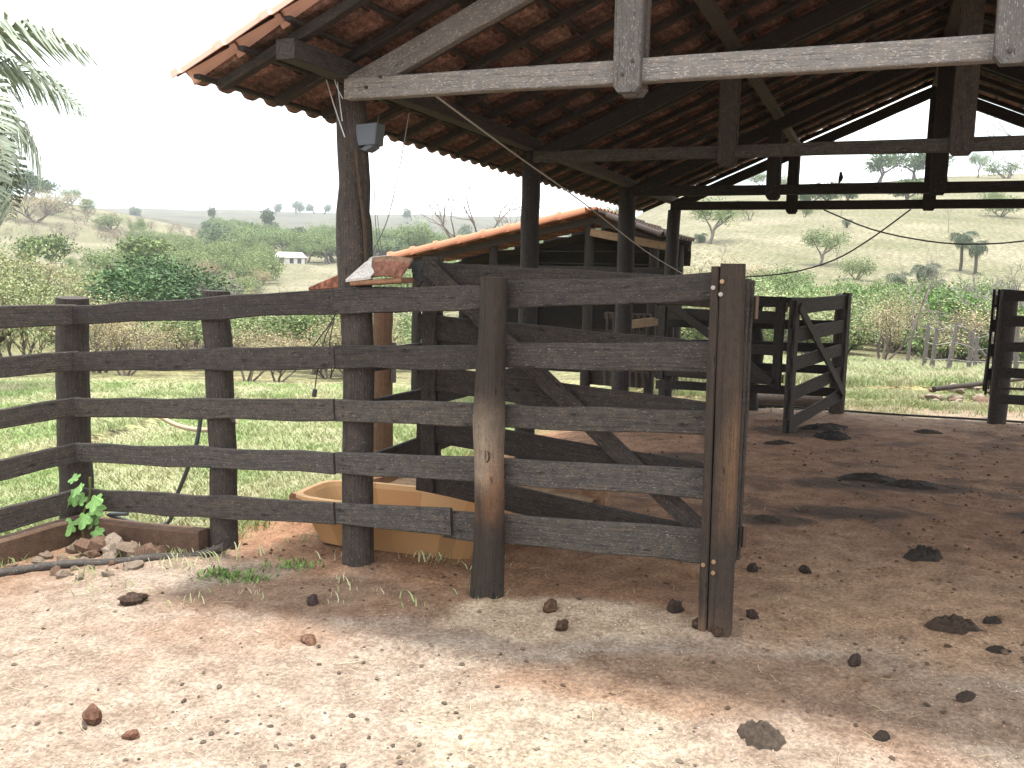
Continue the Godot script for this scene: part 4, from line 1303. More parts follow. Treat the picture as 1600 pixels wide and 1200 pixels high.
	tube(h1, "pipe", [loc(0.05, 0.74, -0.78), loc(0.03, 0.815, -0.82), loc(0.02, 0.835, -0.90), loc(0.03, 0.82, -0.985), loc(0.06, 0.72, -1.03), loc(0.12, 0.55, -1.12), loc(0.2, 0.34, -1.28), loc(0.28, 0.14, -1.44), loc(0.34, -0.02, -1.55), loc(0.3, -0.04, -1.72), loc(0.12, 0.05, -1.80), loc(0.06, 0.085, -1.70), loc(0.06, 0.10, -1.60)], 0.0125, Color(0.09, 0.10, 0.105), null, 8, 5)
	var h2 := thing_b("garden_hose", "cream hose hanging in a low curve behind the second fence post", "hose", 0.2, 0.5, -1.2)
	tube(h2, "pipe", [loc(0.16, 0.76, -1.52), loc(0.16, 0.70, -1.42), loc(0.16, 0.655, -1.28), loc(0.16, 0.645, -1.1), loc(0.16, 0.67, -0.95), loc(0.16, 0.72, -0.85)], 0.014, Color(0.52, 0.42, 0.28), null, 8, 5)
	var h3 := thing_b("pipe", "thin black pipe lying along the rear edge of the barn floor", "pipe", 7.66, 0, 3.0)
	tube(h3, "pipe_run", [loc(7.68, 0.03, 0.6), loc(7.70, 0.035, 1.8), loc(7.66, 0.04, 2.8), loc(7.72, 0.045, 3.6), loc(7.68, 0.06, 4.6), loc(7.7, 0.07, 6.0)], 0.014, Color(0.03, 0.03, 0.03), null, 7, 6)
	# the bird on the third tie beam
	var bi := thing_b("bird", "small dark bird perched on the third tie beam", "bird", 5.44, 2.55, 2.14)
	bi.scale = Vector3.ONE * 0.85
	bi.rotation.z = 0.35
	mb = MB.new()
	mb.col = Color(0.03, 0.027, 0.026)
	log_tube(mb, PackedVector3Array([Vector3(-0.055, 0.000, 0.01), Vector3(-0.03, 0.03, 0.008), Vector3(-0.012, 0.052, 0.004), Vector3(0.003, 0.078, 0.0), Vector3(0.009, 0.100, 0.0), Vector3(0.012, 0.116, 0.0), Vector3(0.020, 0.126, 0.0), Vector3(0.026, 0.128, 0)]), PackedFloat32Array([0.006, 0.013, 0.024, 0.027, 0.019, 0.0175, 0.015, 0.006]), 10)
	log_tube(mb, PackedVector3Array([Vector3(0.024, 0.122, 0), Vector3(0.046, 0.118, 0)]), PackedFloat32Array([0.005, 0.001]), 6)
	for s in [-1.0, 1.0]:
		log_tube(mb, PackedVector3Array([Vector3(-0.004, 0.045, s * 0.008), Vector3(0.002, 0.0, s * 0.01)]), PackedFloat32Array([0.003, 0.002]), 5)
	obj("body", mb.mesh(), M.plain, bi)


# a trodden splat: low dome with a ragged edge that runs out into the earth
func splat(r: float, h: float, rz: float, sd: int) -> ArrayMesh:
	var mb := MB.new()
	var g: Array[PackedVector3Array] = []
	for i in 10:
		var t := i / 9.0
		var row := PackedVector3Array()
		for j in 30:
			var a := TAU * j / 30.0
			var k := 1.0 + 0.42 * nz.get_noise_2d(cos(a) * 60.0 + sd * 91.0, sin(a) * 60.0) + 0.16 * nz2.get_noise_2d(cos(a) * 260.0 + sd * 33.0, sin(a) * 260.0)
			var p := Vector3(cos(a) * r * k * t, 0, sin(a) * rz * k * t)
			var b := nz2.get_noise_2d(p.x * 2600.0 + sd * 71.0, p.z * 2600.0)
			var c := nz.get_noise_2d(p.x * 9000.0, p.z * 9000.0 + sd * 13.0)
			p.y = h * pow(1.0 - t * t, 0.55) * (0.8 + 0.55 * b + 0.16 * c) - 0.010 * t
			row.append(p)
		g.append(row)
	for i in 9:
		for j in 30:
			var j2 := (j + 1) % 30
			var f := 1.0 + 0.5 * nz2.get_noise_2d(i * 130.0, j * 130.0 + sd)
			mb.col = Color(f, f, f)
			var u := Vector2(g[i][j].x, g[i][j].z)
			mb.quad(g[i][j], g[i][j2], g[i + 1][j2], g[i + 1][j], Vector3.UP, u, u, u, u) if i else mb.flat(g[0][0], g[1][j], g[1][j2], Vector3.UP)
	return mb.mesh()


func pat(x: float, d: float, r: float, h: float, label: String, group := "", col := Color(0.075, 0.058, 0.048), stretch := 0.7, turn := 0.0) -> void:
	var sd := int(x * 100.0 + d * 37.0)
	var o := obj("dung_pat", splat(r, h, r * stretch, sd), M.dung)
	o.position = Vector3(x, yard_height(x, d) + 0.006, -d)
	o.rotation.y = turn
	tint_mesh(o, col)
	tag(o, label, "dung", group)


func tint_mesh(o: MeshInstance3D, col: Color) -> void:
	var m: StandardMaterial3D = (o.material_override as StandardMaterial3D).duplicate()
	m.albedo_color = Color(col.r, col.g, col.b).linear_to_srgb()
	o.material_override = m


func make_floor_things() -> void:
	pat(2.39, 5.09, 0.115, 0.065, "large dark dung pat with a wet shine alone on the barn floor", "", Color(0.070, 0.059, 0.053), 0.8)
	pat(2.05, 4.02, 0.115, 0.05, "wide crumbly dung pat at the right side of the floor near the front", "", Color(0.119, 0.084, 0.063), 0.7)
	pat(2.27, 4.10, 0.045, 0.03, "small dung lump just behind the wide crumbly pat")
	pat(2.12, 3.76, 0.055, 0.022, "flat dung lump at the right in front of the wide crumbly pat")
	pat(0.88, 2.97, 0.075, 0.055, "grey-brown dung heap in the bright sand at the bottom edge", "", Color(0.182, 0.147, 0.119), 1.25)
	pat(1.31, 2.99, 0.032, 0.025, "round dung ball near the bottom edge at the right")
	pat(1.76, 3.30, 0.05, 0.02, "flat dark dung flake at the lower right on the sand", "", Color(0.098, 0.070, 0.056), 0.6, 0.6)
	pat(3.27, 9.13, 0.20, 0.07, "dark dung heap nearest the small open gate at the back", "", Color(0.049, 0.042, 0.039))
	pat(3.42, 9.77, 0.30, 0.05, "long dark dung spread by the rear edge of the floor", "", Color(0.056, 0.046, 0.042), 0.5, 0.3)
	pat(2.85, 7.17, 0.22, 0.04, "flat dung patch in the middle of the barn floor, left one of two", "", Color(0.070, 0.056, 0.048), 0.6)
	pat(3.13, 6.98, 0.20, 0.035, "flat dung patch in the middle of the barn floor, right one of two", "", Color(0.070, 0.056, 0.048), 0.6)
	pat(1.71, 5.93, 0.09, 0.02, "thin dung patch on the floor just right of the gate hinges", "", Color(0.098, 0.077, 0.059))
	pat(3.33, 5.60, 0.10, 0.05, "dark dung pat cut by the right edge of the picture")
	pat(2.62, 8.75, 0.16, 0.03, "flat dark dung patch close to the square post at the back", "", Color(0.063, 0.050, 0.045), 0.5)
	pat(4.4, 9.5, 0.14, 0.035, "dark dung patch on the floor before the right gateway post", "", Color(0.070, 0.056, 0.048), 0.6)
	# single stones and clods in the yard
	var st := [
		[0.209, 4.206, 0.05, 0.035, "pointed brown clod on the cement wash right of the round post", Color(0.15, 0.09, 0.06)],
		[0.252, 3.971, 0.045, 0.03, "brown clod below the pointed one on the cement wash", Color(0.13, 0.08, 0.055)],
		[-1.83, 4.276, 0.065, 0.035, "dark angular clod in the sand left of the roof shadow", Color(0.09, 0.06, 0.045)],
		[-0.944, 4.245, 0.04, 0.028, "dark glossy pebble in the shade left of the corner post foot", Color(0.085, 0.06, 0.06)],
		[-1.459, 3.053, 0.042, 0.035, "brown clod in the sand at the lower left", Color(0.20, 0.11, 0.075)],
		[0.86, 3.92, 0.038, 0.03, "larger dark clod at the left foot of the square post", Color(0.10, 0.065, 0.048)],
		[0.93, 3.86, 0.036, 0.028, "dark clod in front of the square post foot", Color(0.11, 0.07, 0.05)],
		[0.80, 4.18, 0.045, 0.04, "dark clod behind the left side of the square post", Color(0.08, 0.055, 0.045)],
		[1.15, 4.10, 0.03, 0.026, "round dark clod right of the square post foot", Color(0.08, 0.055, 0.045)],
		[-0.85, 3.75, 0.045, 0.02, "flat brown stone in the sunlit sand left of centre", Color(0.24, 0.14, 0.10)],
		[-1.28, 2.95, 0.03, 0.018, "small reddish stone right of the lower left clod", Color(0.26, 0.14, 0.10)],
		[1.35, 4.85, 0.035, 0.03, "small black clod on the floor right of the gate foot", Color(0.06, 0.045, 0.04)],
		[1.62, 4.80, 0.04, 0.025, "small black clod on the floor a little right of the gate foot", Color(0.06, 0.045, 0.04)],
		[1.45, 3.62, 0.04, 0.03, "dark clod in the pale sand right of the painted shade strip", Color(0.07, 0.05, 0.042)],
	]
	for q in st:
		var o := obj("clod", lump(q[2], q[3], q[2] * 0.72, int(q[0] * 200.0), 0.5), M.stone)
		o.position = Vector3(q[0], yard_height(q[0], q[1]) + q[3] * 0.45, -q[1])
		o.rotation.y = q[0] * 5.0
		tint_mesh(o, q[5])
		tag(o, q[4], "clod")
	# rubble heap by the kerb, each stone its own
	var rng := RandomNumberGenerator.new()
	rng.seed = 77
	var shapes: Array[ArrayMesh] = []
	for i in 5: shapes.append(lump(1.0, 0.62, 0.75, 900 + i, 0.75, 6, 9))
	var rub: Array[Material] = []
	for c in [Color(0.42, 0.34, 0.27), Color(0.30, 0.20, 0.15), Color(0.5, 0.43, 0.36)]:
		var m: StandardMaterial3D = M.stone.duplicate()
		m.albedo_color = c.linear_to_srgb()
		rub.append(m)
	for i in 34:
		var v := rng.randf_range(-2.0, -1.15)
		var u := rng.randf_range(-0.62, -0.08) - (0.35 * rng.randf() if v < -1.7 else 0.0)
		if i < 5:
			v = -1.75 + i * 0.13
			u = -0.16
		var p := world(u, 0, v)
		var s := rng.randf_range(0.02, 0.055) if i >= 5 else rng.randf_range(0.07, 0.11)
		var o := obj("rubble_stone", shapes[i % 5], rub[i % 3])
		o.position = Vector3(p.x, yard_height(p.x, -p.z) + s * 0.25, p.z)
		o.rotation = Vector3(rng.randf_range(-0.3, 0.3), rng.randf() * TAU, rng.randf_range(-0.3, 0.3))
		o.scale = Vector3.ONE * s
		if i < 5: tag(o, ["whitish stone at the left end of the row against the kerb", "pale wedge stone second from the left against the kerb", "grey stone in the middle of the row against the kerb", "brownish stone second from the right against the kerb", "large grey stone at the right end of the row against the kerb"][i], "stone")
		else: tag(o, "small rubble stone strewn in front of the concrete kerb", "stone", "rubble in front of the kerb")
	# the root or half-buried pole by the kerb
	var rt := thing_b("half_buried_pole", "half buried crooked pole running from the second fence post to the left edge", "pole", -0.4, 0, -1.2)
	var pts := []
	for q in [[-0.02, -0.80], [-0.08, -1.0], [-0.2, -1.15], [-0.3, -1.35], [-0.44, -1.55], [-0.58, -1.72], [-0.8, -1.95], [-1.0, -2.2]]:
		var p := world(q[0], 0, q[1])
		pts.append(loc(q[0], land(p.x, -p.z) + 0.012 + 0.01 * sin(q[1] * 20.0) + (0.05 if q[1] > -1.0 else 0.0), q[1]))
	tube(rt, "shaft", pts, 0.024, Color(2.0, 1.75, 1.6), M.wood, 8, 4)
	# rocks and a log beyond the back gateway
	for i in 24:
		var x := rng.randf_range(6.2, 8.6)
		var d := 13.2 + (x - 6.2) * 0.9 + rng.randf_range(-0.7, 0.7)
		var s := rng.randf_range(0.05, 0.17)
		var o := obj("rock", shapes[i % 5], rub[2] if i % 3 else rub[1])
		o.position = Vector3(x, land(x, d) + s * 0.05 - (0.08 if d < 14 else 0.0), -d)
		o.rotation.y = rng.randf() * TAU
		o.scale = Vector3(s, s * 0.7, s)
		tag(o, "pale rock in the heap on the grass beyond the back gateway", "rock", "rocks beyond the back gateway")
	var lg := thing("log", "grey log lying on the rock heap beyond the back gateway", "log", Vector3(7.2, land(7.2, 13.9) + 0.08, -13.9), 0.35)
	post(lg, "trunk", [Vector3(-0.9, 0, 0), Vector3(0, 0.06, 0), Vector3(0.9, 0.12, 0)], [0.04, 0.035, 0.025], 61, Color(0.8, 0.7, 0.65), 0.1)
	var lg2 := thing("log", "dark log lying in the grass behind the small open gate", "log", Vector3(3.55, land(3.55, 12.1) + 0.02, -12.1), 0.05)
	post(lg2, "trunk", [Vector3(-0.6, 0, 0), Vector3(0.6, 0.02, 0)], [0.13, 0.11], 62, Color(0.9, 0.8, 0.75), 0.1)


func lobed_leaf(s: float, col: Color) -> ArrayMesh:
	var mb := MB.new()
	var n := 20
	var pr := Vector3.ZERO
	for i in n + 1:
		var t := TAU * i / n
		var r := s * (0.62 + 0.38 * absf(cos(t * 2.5))) * (0.55 + 0.45 * absf(cos((t - 0.0) * 0.5)))
		var p := Vector3(cos(t) * r + s * 0.25, 0.12 * r * cos(t * 5.0) - r * r / s * 0.3, sin(t) * r)
		if i:
			mb.col = col * (0.85 + 0.3 * fposmod(i * 0.37, 1.0))
			mb.flat(Vector3(0, 0, 0), pr, p, Vector3.UP)
		pr = p
	return mb.mesh()


func make_plants() -> void:
	var rng := RandomNumberGenerator.new()
	rng.seed = 31
	var p := thing_b("climbing_plant", "leafy vine with broad lobed leaves growing over the fence corner", "plant", -0.06, -0.1, -1.86)
	tube(p, "stem", [loc(-0.04, -0.12, -1.84), loc(-0.05, 0.05, -1.86), loc(-0.04, 0.2, -1.80), loc(-0.05, 0.33, -1.78)], 0.008, Color(0.12, 0.13, 0.05))
	for q in [[0.29, -1.80, 0.05], [0.235, -1.88, 0.055], [0.225, -1.70, 0.06], [0.18, -1.93, 0.045], [0.165, -1.86, 0.045], [0.14, -1.75, 0.05], [0.10, -1.80, 0.055], [0.05, -1.76, 0.06], [0.03, -1.87, 0.05], [0.01, -1.73, 0.045], [0.31, -1.87, 0.04]]:
		var g := rng.randf_range(0.85, 1.25)
		var o := obj("leaf", lobed_leaf(q[2] * 1.35, Color(0.15 * g, 0.27 * g, 0.085 * g)), M.leaf, p)
		o.position = loc(-0.06 - rng.randf() * 0.05, q[0], q[1])
		o.basis = Basis(Vector3.UP, rng.randf_range(-0.6, 0.6)) * Basis(Vector3.RIGHT, rng.randf_range(0.75, 1.25)) * Basis(Vector3.UP, rng.randf() * TAU)
	var weeds := [[-0.33, -0.55, 1.0, "low green weeds at the foot of the second fence post"], [-0.05, -0.30, 0.8, "weed tuft between the second fence post and the corner post"], [0.10, -0.98, 0.7, "weeds behind the kerb by the second fence post"], [-0.33, -0.38, 0.6, "small weed patch in the shade left of the corner post"]]
	for q in weeds:
		var mb := MB.new()
		for i in 170:
			var b := Vector3(rng.randfn() * 0.10, 0, rng.randfn() * 0.045)
			var h := rng.randf_range(0.006, 0.045)
			b.y = h * rng.randf() * 0.8
			var o := Vector3(rng.randf_range(-1, 1), 0, rng.randf_range(-1, 1)) * 0.028
			var f := rng.randf_range(0.7, 1.3)
			mb.col = Color(0.12 * f, 0.20 * f, 0.05 * f)
			var w := o.cross(Vector3.UP).normalized() * 0.007
			mb.quad(b, b + o * 0.5 + Vector3(0, h * 0.6, 0) + w, b + o + Vector3(0, h, 0), b + o * 0.5 + Vector3(0, h * 0.6, 0) - w, Vector3.UP)
		var w0 := world(q[0], 0, q[1])
		var o := obj("weed_clump", mb.mesh(), M.leaf)
		o.position = Vector3(w0.x, yard_height(w0.x, -w0.z), w0.z)
		o.scale = Vector3.ONE * q[2] * 0.95
		tag(o, q[3], "weeds", "", "stuff")


func blade_tuft(sd: int, n: int, h: float, spread: float) -> ArrayMesh:
	var rng := RandomNumberGenerator.new()
	rng.seed = sd
	var mb := MB.new()
	for i in n:
		var b := Vector3(rng.randfn(), 0, rng.randfn()) * spread
		var hh := h * rng.randf_range(0.5, 1.2)
		var o := Vector3(rng.randf_range(-1, 1), 0, rng.randf_range(-1, 1)) * hh * 0.8
		var f := rng.randf_range(0.75, 1.25)
		mb.col = Color(f, f, f)
		var w := Vector3(rng.randf_range(-1, 1), 0, rng.randf_range(-1, 1)).normalized() * hh * 0.07
		var m := b + o * 0.4 + Vector3(0, hh * 0.65, 0)
		mb.quad(b - w, b + w, m + w * 0.8, m - w * 0.8, Vector3.UP)
		mb.flat(m - w * 0.8, m + w * 0.8, b + o + Vector3(0, hh, 0), Vector3.UP)
	return mb.mesh()


func make_ground_cover() -> void:
	var rng := RandomNumberGenerator.new()
	rng.seed = 99
	for part in 2:
		var xs: Array[Transform3D] = []
		var cols := PackedColorArray()
		var want := 30000 if part == 0 else 20000
		for i in want * 3:
			if xs.size() >= want: break
			var x: float
			var d: float
			if part == 0:
				d = 4.2 + pow(rng.randf(), 1.3) * 14.0
				x = rng.randf_range(-0.62 * d - 0.6, 0.02 * d)
			else:
				d = 11.5 + pow(rng.randf(), 1.2) * 15.0
				x = rng.randf_range(0.12 * d, 0.62 * d)
			var g := lawn(x, d)
			if rng.randf() > g * 0.95 + (0.01 if part == 0 else 0.0): continue
			var inside := x > -4.5 and x < 8.1 and d < 13.3
			var y := yard_height(x, d) if inside else far_height(x, d)
			var s := rng.randf_range(0.6, 1.4) * (1.0 + 0.5 * nz.get_noise_2d(x * 50.0, d * 50.0)) * (1.0 + 0.05 * d) * (1.7 if part == 1 and d > 15.0 else 1.0)
			xs.append(Transform3D(Basis(Vector3.UP, rng.randf() * TAU).scaled(Vector3(s, s, s)), Vector3(x, y - 0.004, -d)))
			var dry := clampf(0.5 + nz.get_noise_2d(x * 60.0, d * 60.0) * 0.9 + nz2.get_noise_2d(x * 200.0, d * 200.0) * 0.4 + rng.randf_range(-0.3, 0.3) - (-0.22 if part == 1 else -0.05), 0.0, 1.0)
			cols.append(Color(0.21, 0.32, 0.10).lerp(Color(0.48, 0.46, 0.29), dry))
		var o := multi(blade_tuft(3 + part, 9, 0.034, 0.035), M.grass, xs, cols)
		o.name = "lawn_grass" if part == 0 else "pasture_grass"
		add_child(o, true)
		tag(o, "short dry green lawn grass left of the barn" if part == 0 else "ragged green grass beyond the back gateway of the barn", "grass", "", "stuff")
	# crumbs of earth and dung, and bits of straw
	var shapes: Array[ArrayMesh] = [lump(1.0, 0.6, 0.8, 5, 0.8, 4, 6), lump(1.0, 0.5, 0.7, 6, 0.9, 4, 6)]
	for k in 2:
		var xs: Array[Transform3D] = []
		var cols := PackedColorArray()
		for i in 5200:
			var d := 1.9 + pow(rng.randf(), 1.5) * 10.0
			var x := rng.randf_range(-0.6 * d, 0.6 * d)
			var q := to_uv(x, d)
			if lawn(x, d) > 0.3 or q.x > 7.6: continue
			if nz.get_noise_2d(x * 60.0, d * 60.0) + rng.randf_range(-0.5, 0.5) < 0.0: continue
			var s := 0.0025 + 0.012 * pow(rng.randf(), 6.0) + (0.011 * pow(rng.randf(), 3.0) if q.x > 0.0 else 0.0)
			xs.append(Transform3D(Basis(Vector3.UP, rng.randf() * TAU).scaled(Vector3(s, s * rng.randf_range(0.5, 1.0), s)), Vector3(x, yard_height(x, d) + s * 0.3, -d)))
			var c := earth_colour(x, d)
			var f := rng.randf_range(0.5, 1.05) if q.x < 0.0 else rng.randf_range(0.3, 1.0)
			cols.append(Color(c.r * f, c.g * f, c.b * f))
		var o := multi(shapes[k], M.stone, xs, cols)
		o.name = "earth_crumbs" if k == 0 else "dung_crumbs"
		add_child(o, true)
		tag(o, "small crumbs of earth scattered over the yard" if k == 0 else "small dung crumbs scattered over the yard and floor", "crumbs", "", "stuff")
	var gx: Array[Transform3D] = []
	var gcol := PackedColorArray()
	for i in 26000:
		var d := 1.9 + pow(rng.randf(), 1.7) * 7.0
		var x := rng.randf_range(-0.6 * d, 0.6 * d)
		if lawn(x, d) > 0.3: continue
		if nz2.get_noise_2d(x * 90.0, d * 90.0) + rng.randf_range(-0.6, 0.6) < -0.1: continue
		var s := rng.randf_range(0.0018, 0.0048)
		gx.append(Transform3D(Basis(Vector3.UP, rng.randf() * TAU).scaled(Vector3(s, s * 0.8, s)), Vector3(x, yard_height(x, d) + s * 0.3, -d)))
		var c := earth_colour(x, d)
		var f := rng.randf_range(0.55, 0.98)
		gcol.append(Color(c.r * f, c.g * f, c.b * f))
	var go := multi(lump(1.0, 0.8, 0.9, 8, 0.7, 3, 5), M.smooth_clay, gx, gcol)
	go.name = "earth_grit"
	add_child(go, true)
	tag(go, "fine grit lying on the dusty yard", "grit", "", "stuff")
	var straw := MB.new()
	straw.col = Color(1, 1, 1)
	log_tube(straw, PackedVector3Array([Vector3(-0.5, 0, 0), Vector3(0, 0.03, 0.06), Vector3(0.5, 0, 0)]), PackedFloat32Array([0.012, 0.014, 0.009]), 4)
	var ys: Array[Transform3D] = []
	var ycols := PackedColorArray()
	for i in 1100:
		var d := 1.9 + pow(rng.randf(), 1.3) * 9.5
		var x := rng.randf_range(-0.6 * d, 0.6 * d)
		if lawn(x, d) > 0.4: continue
		var s := rng.randf_range(0.02, 0.09)
		ys.append(Transform3D(Basis.from_euler(Vector3(0, rng.randf() * TAU, rng.randf_range(-0.1, 0.1))).scaled(Vector3(s, s * 0.6, s)), Vector3(x, yard_height(x, d) + 0.003, -d)))
		var f := rng.randf_range(0.6, 1.2)
		ycols.append(Color(0.5 * f, 0.41 * f, 0.27 * f))
	var so := multi(straw.mesh(), M.plain, ys, ycols)
	so.name = "straw_bits"
	add_child(so, true)
	tag(so, "dry straw bits scattered over the yard and barn floor", "straw", "", "stuff")


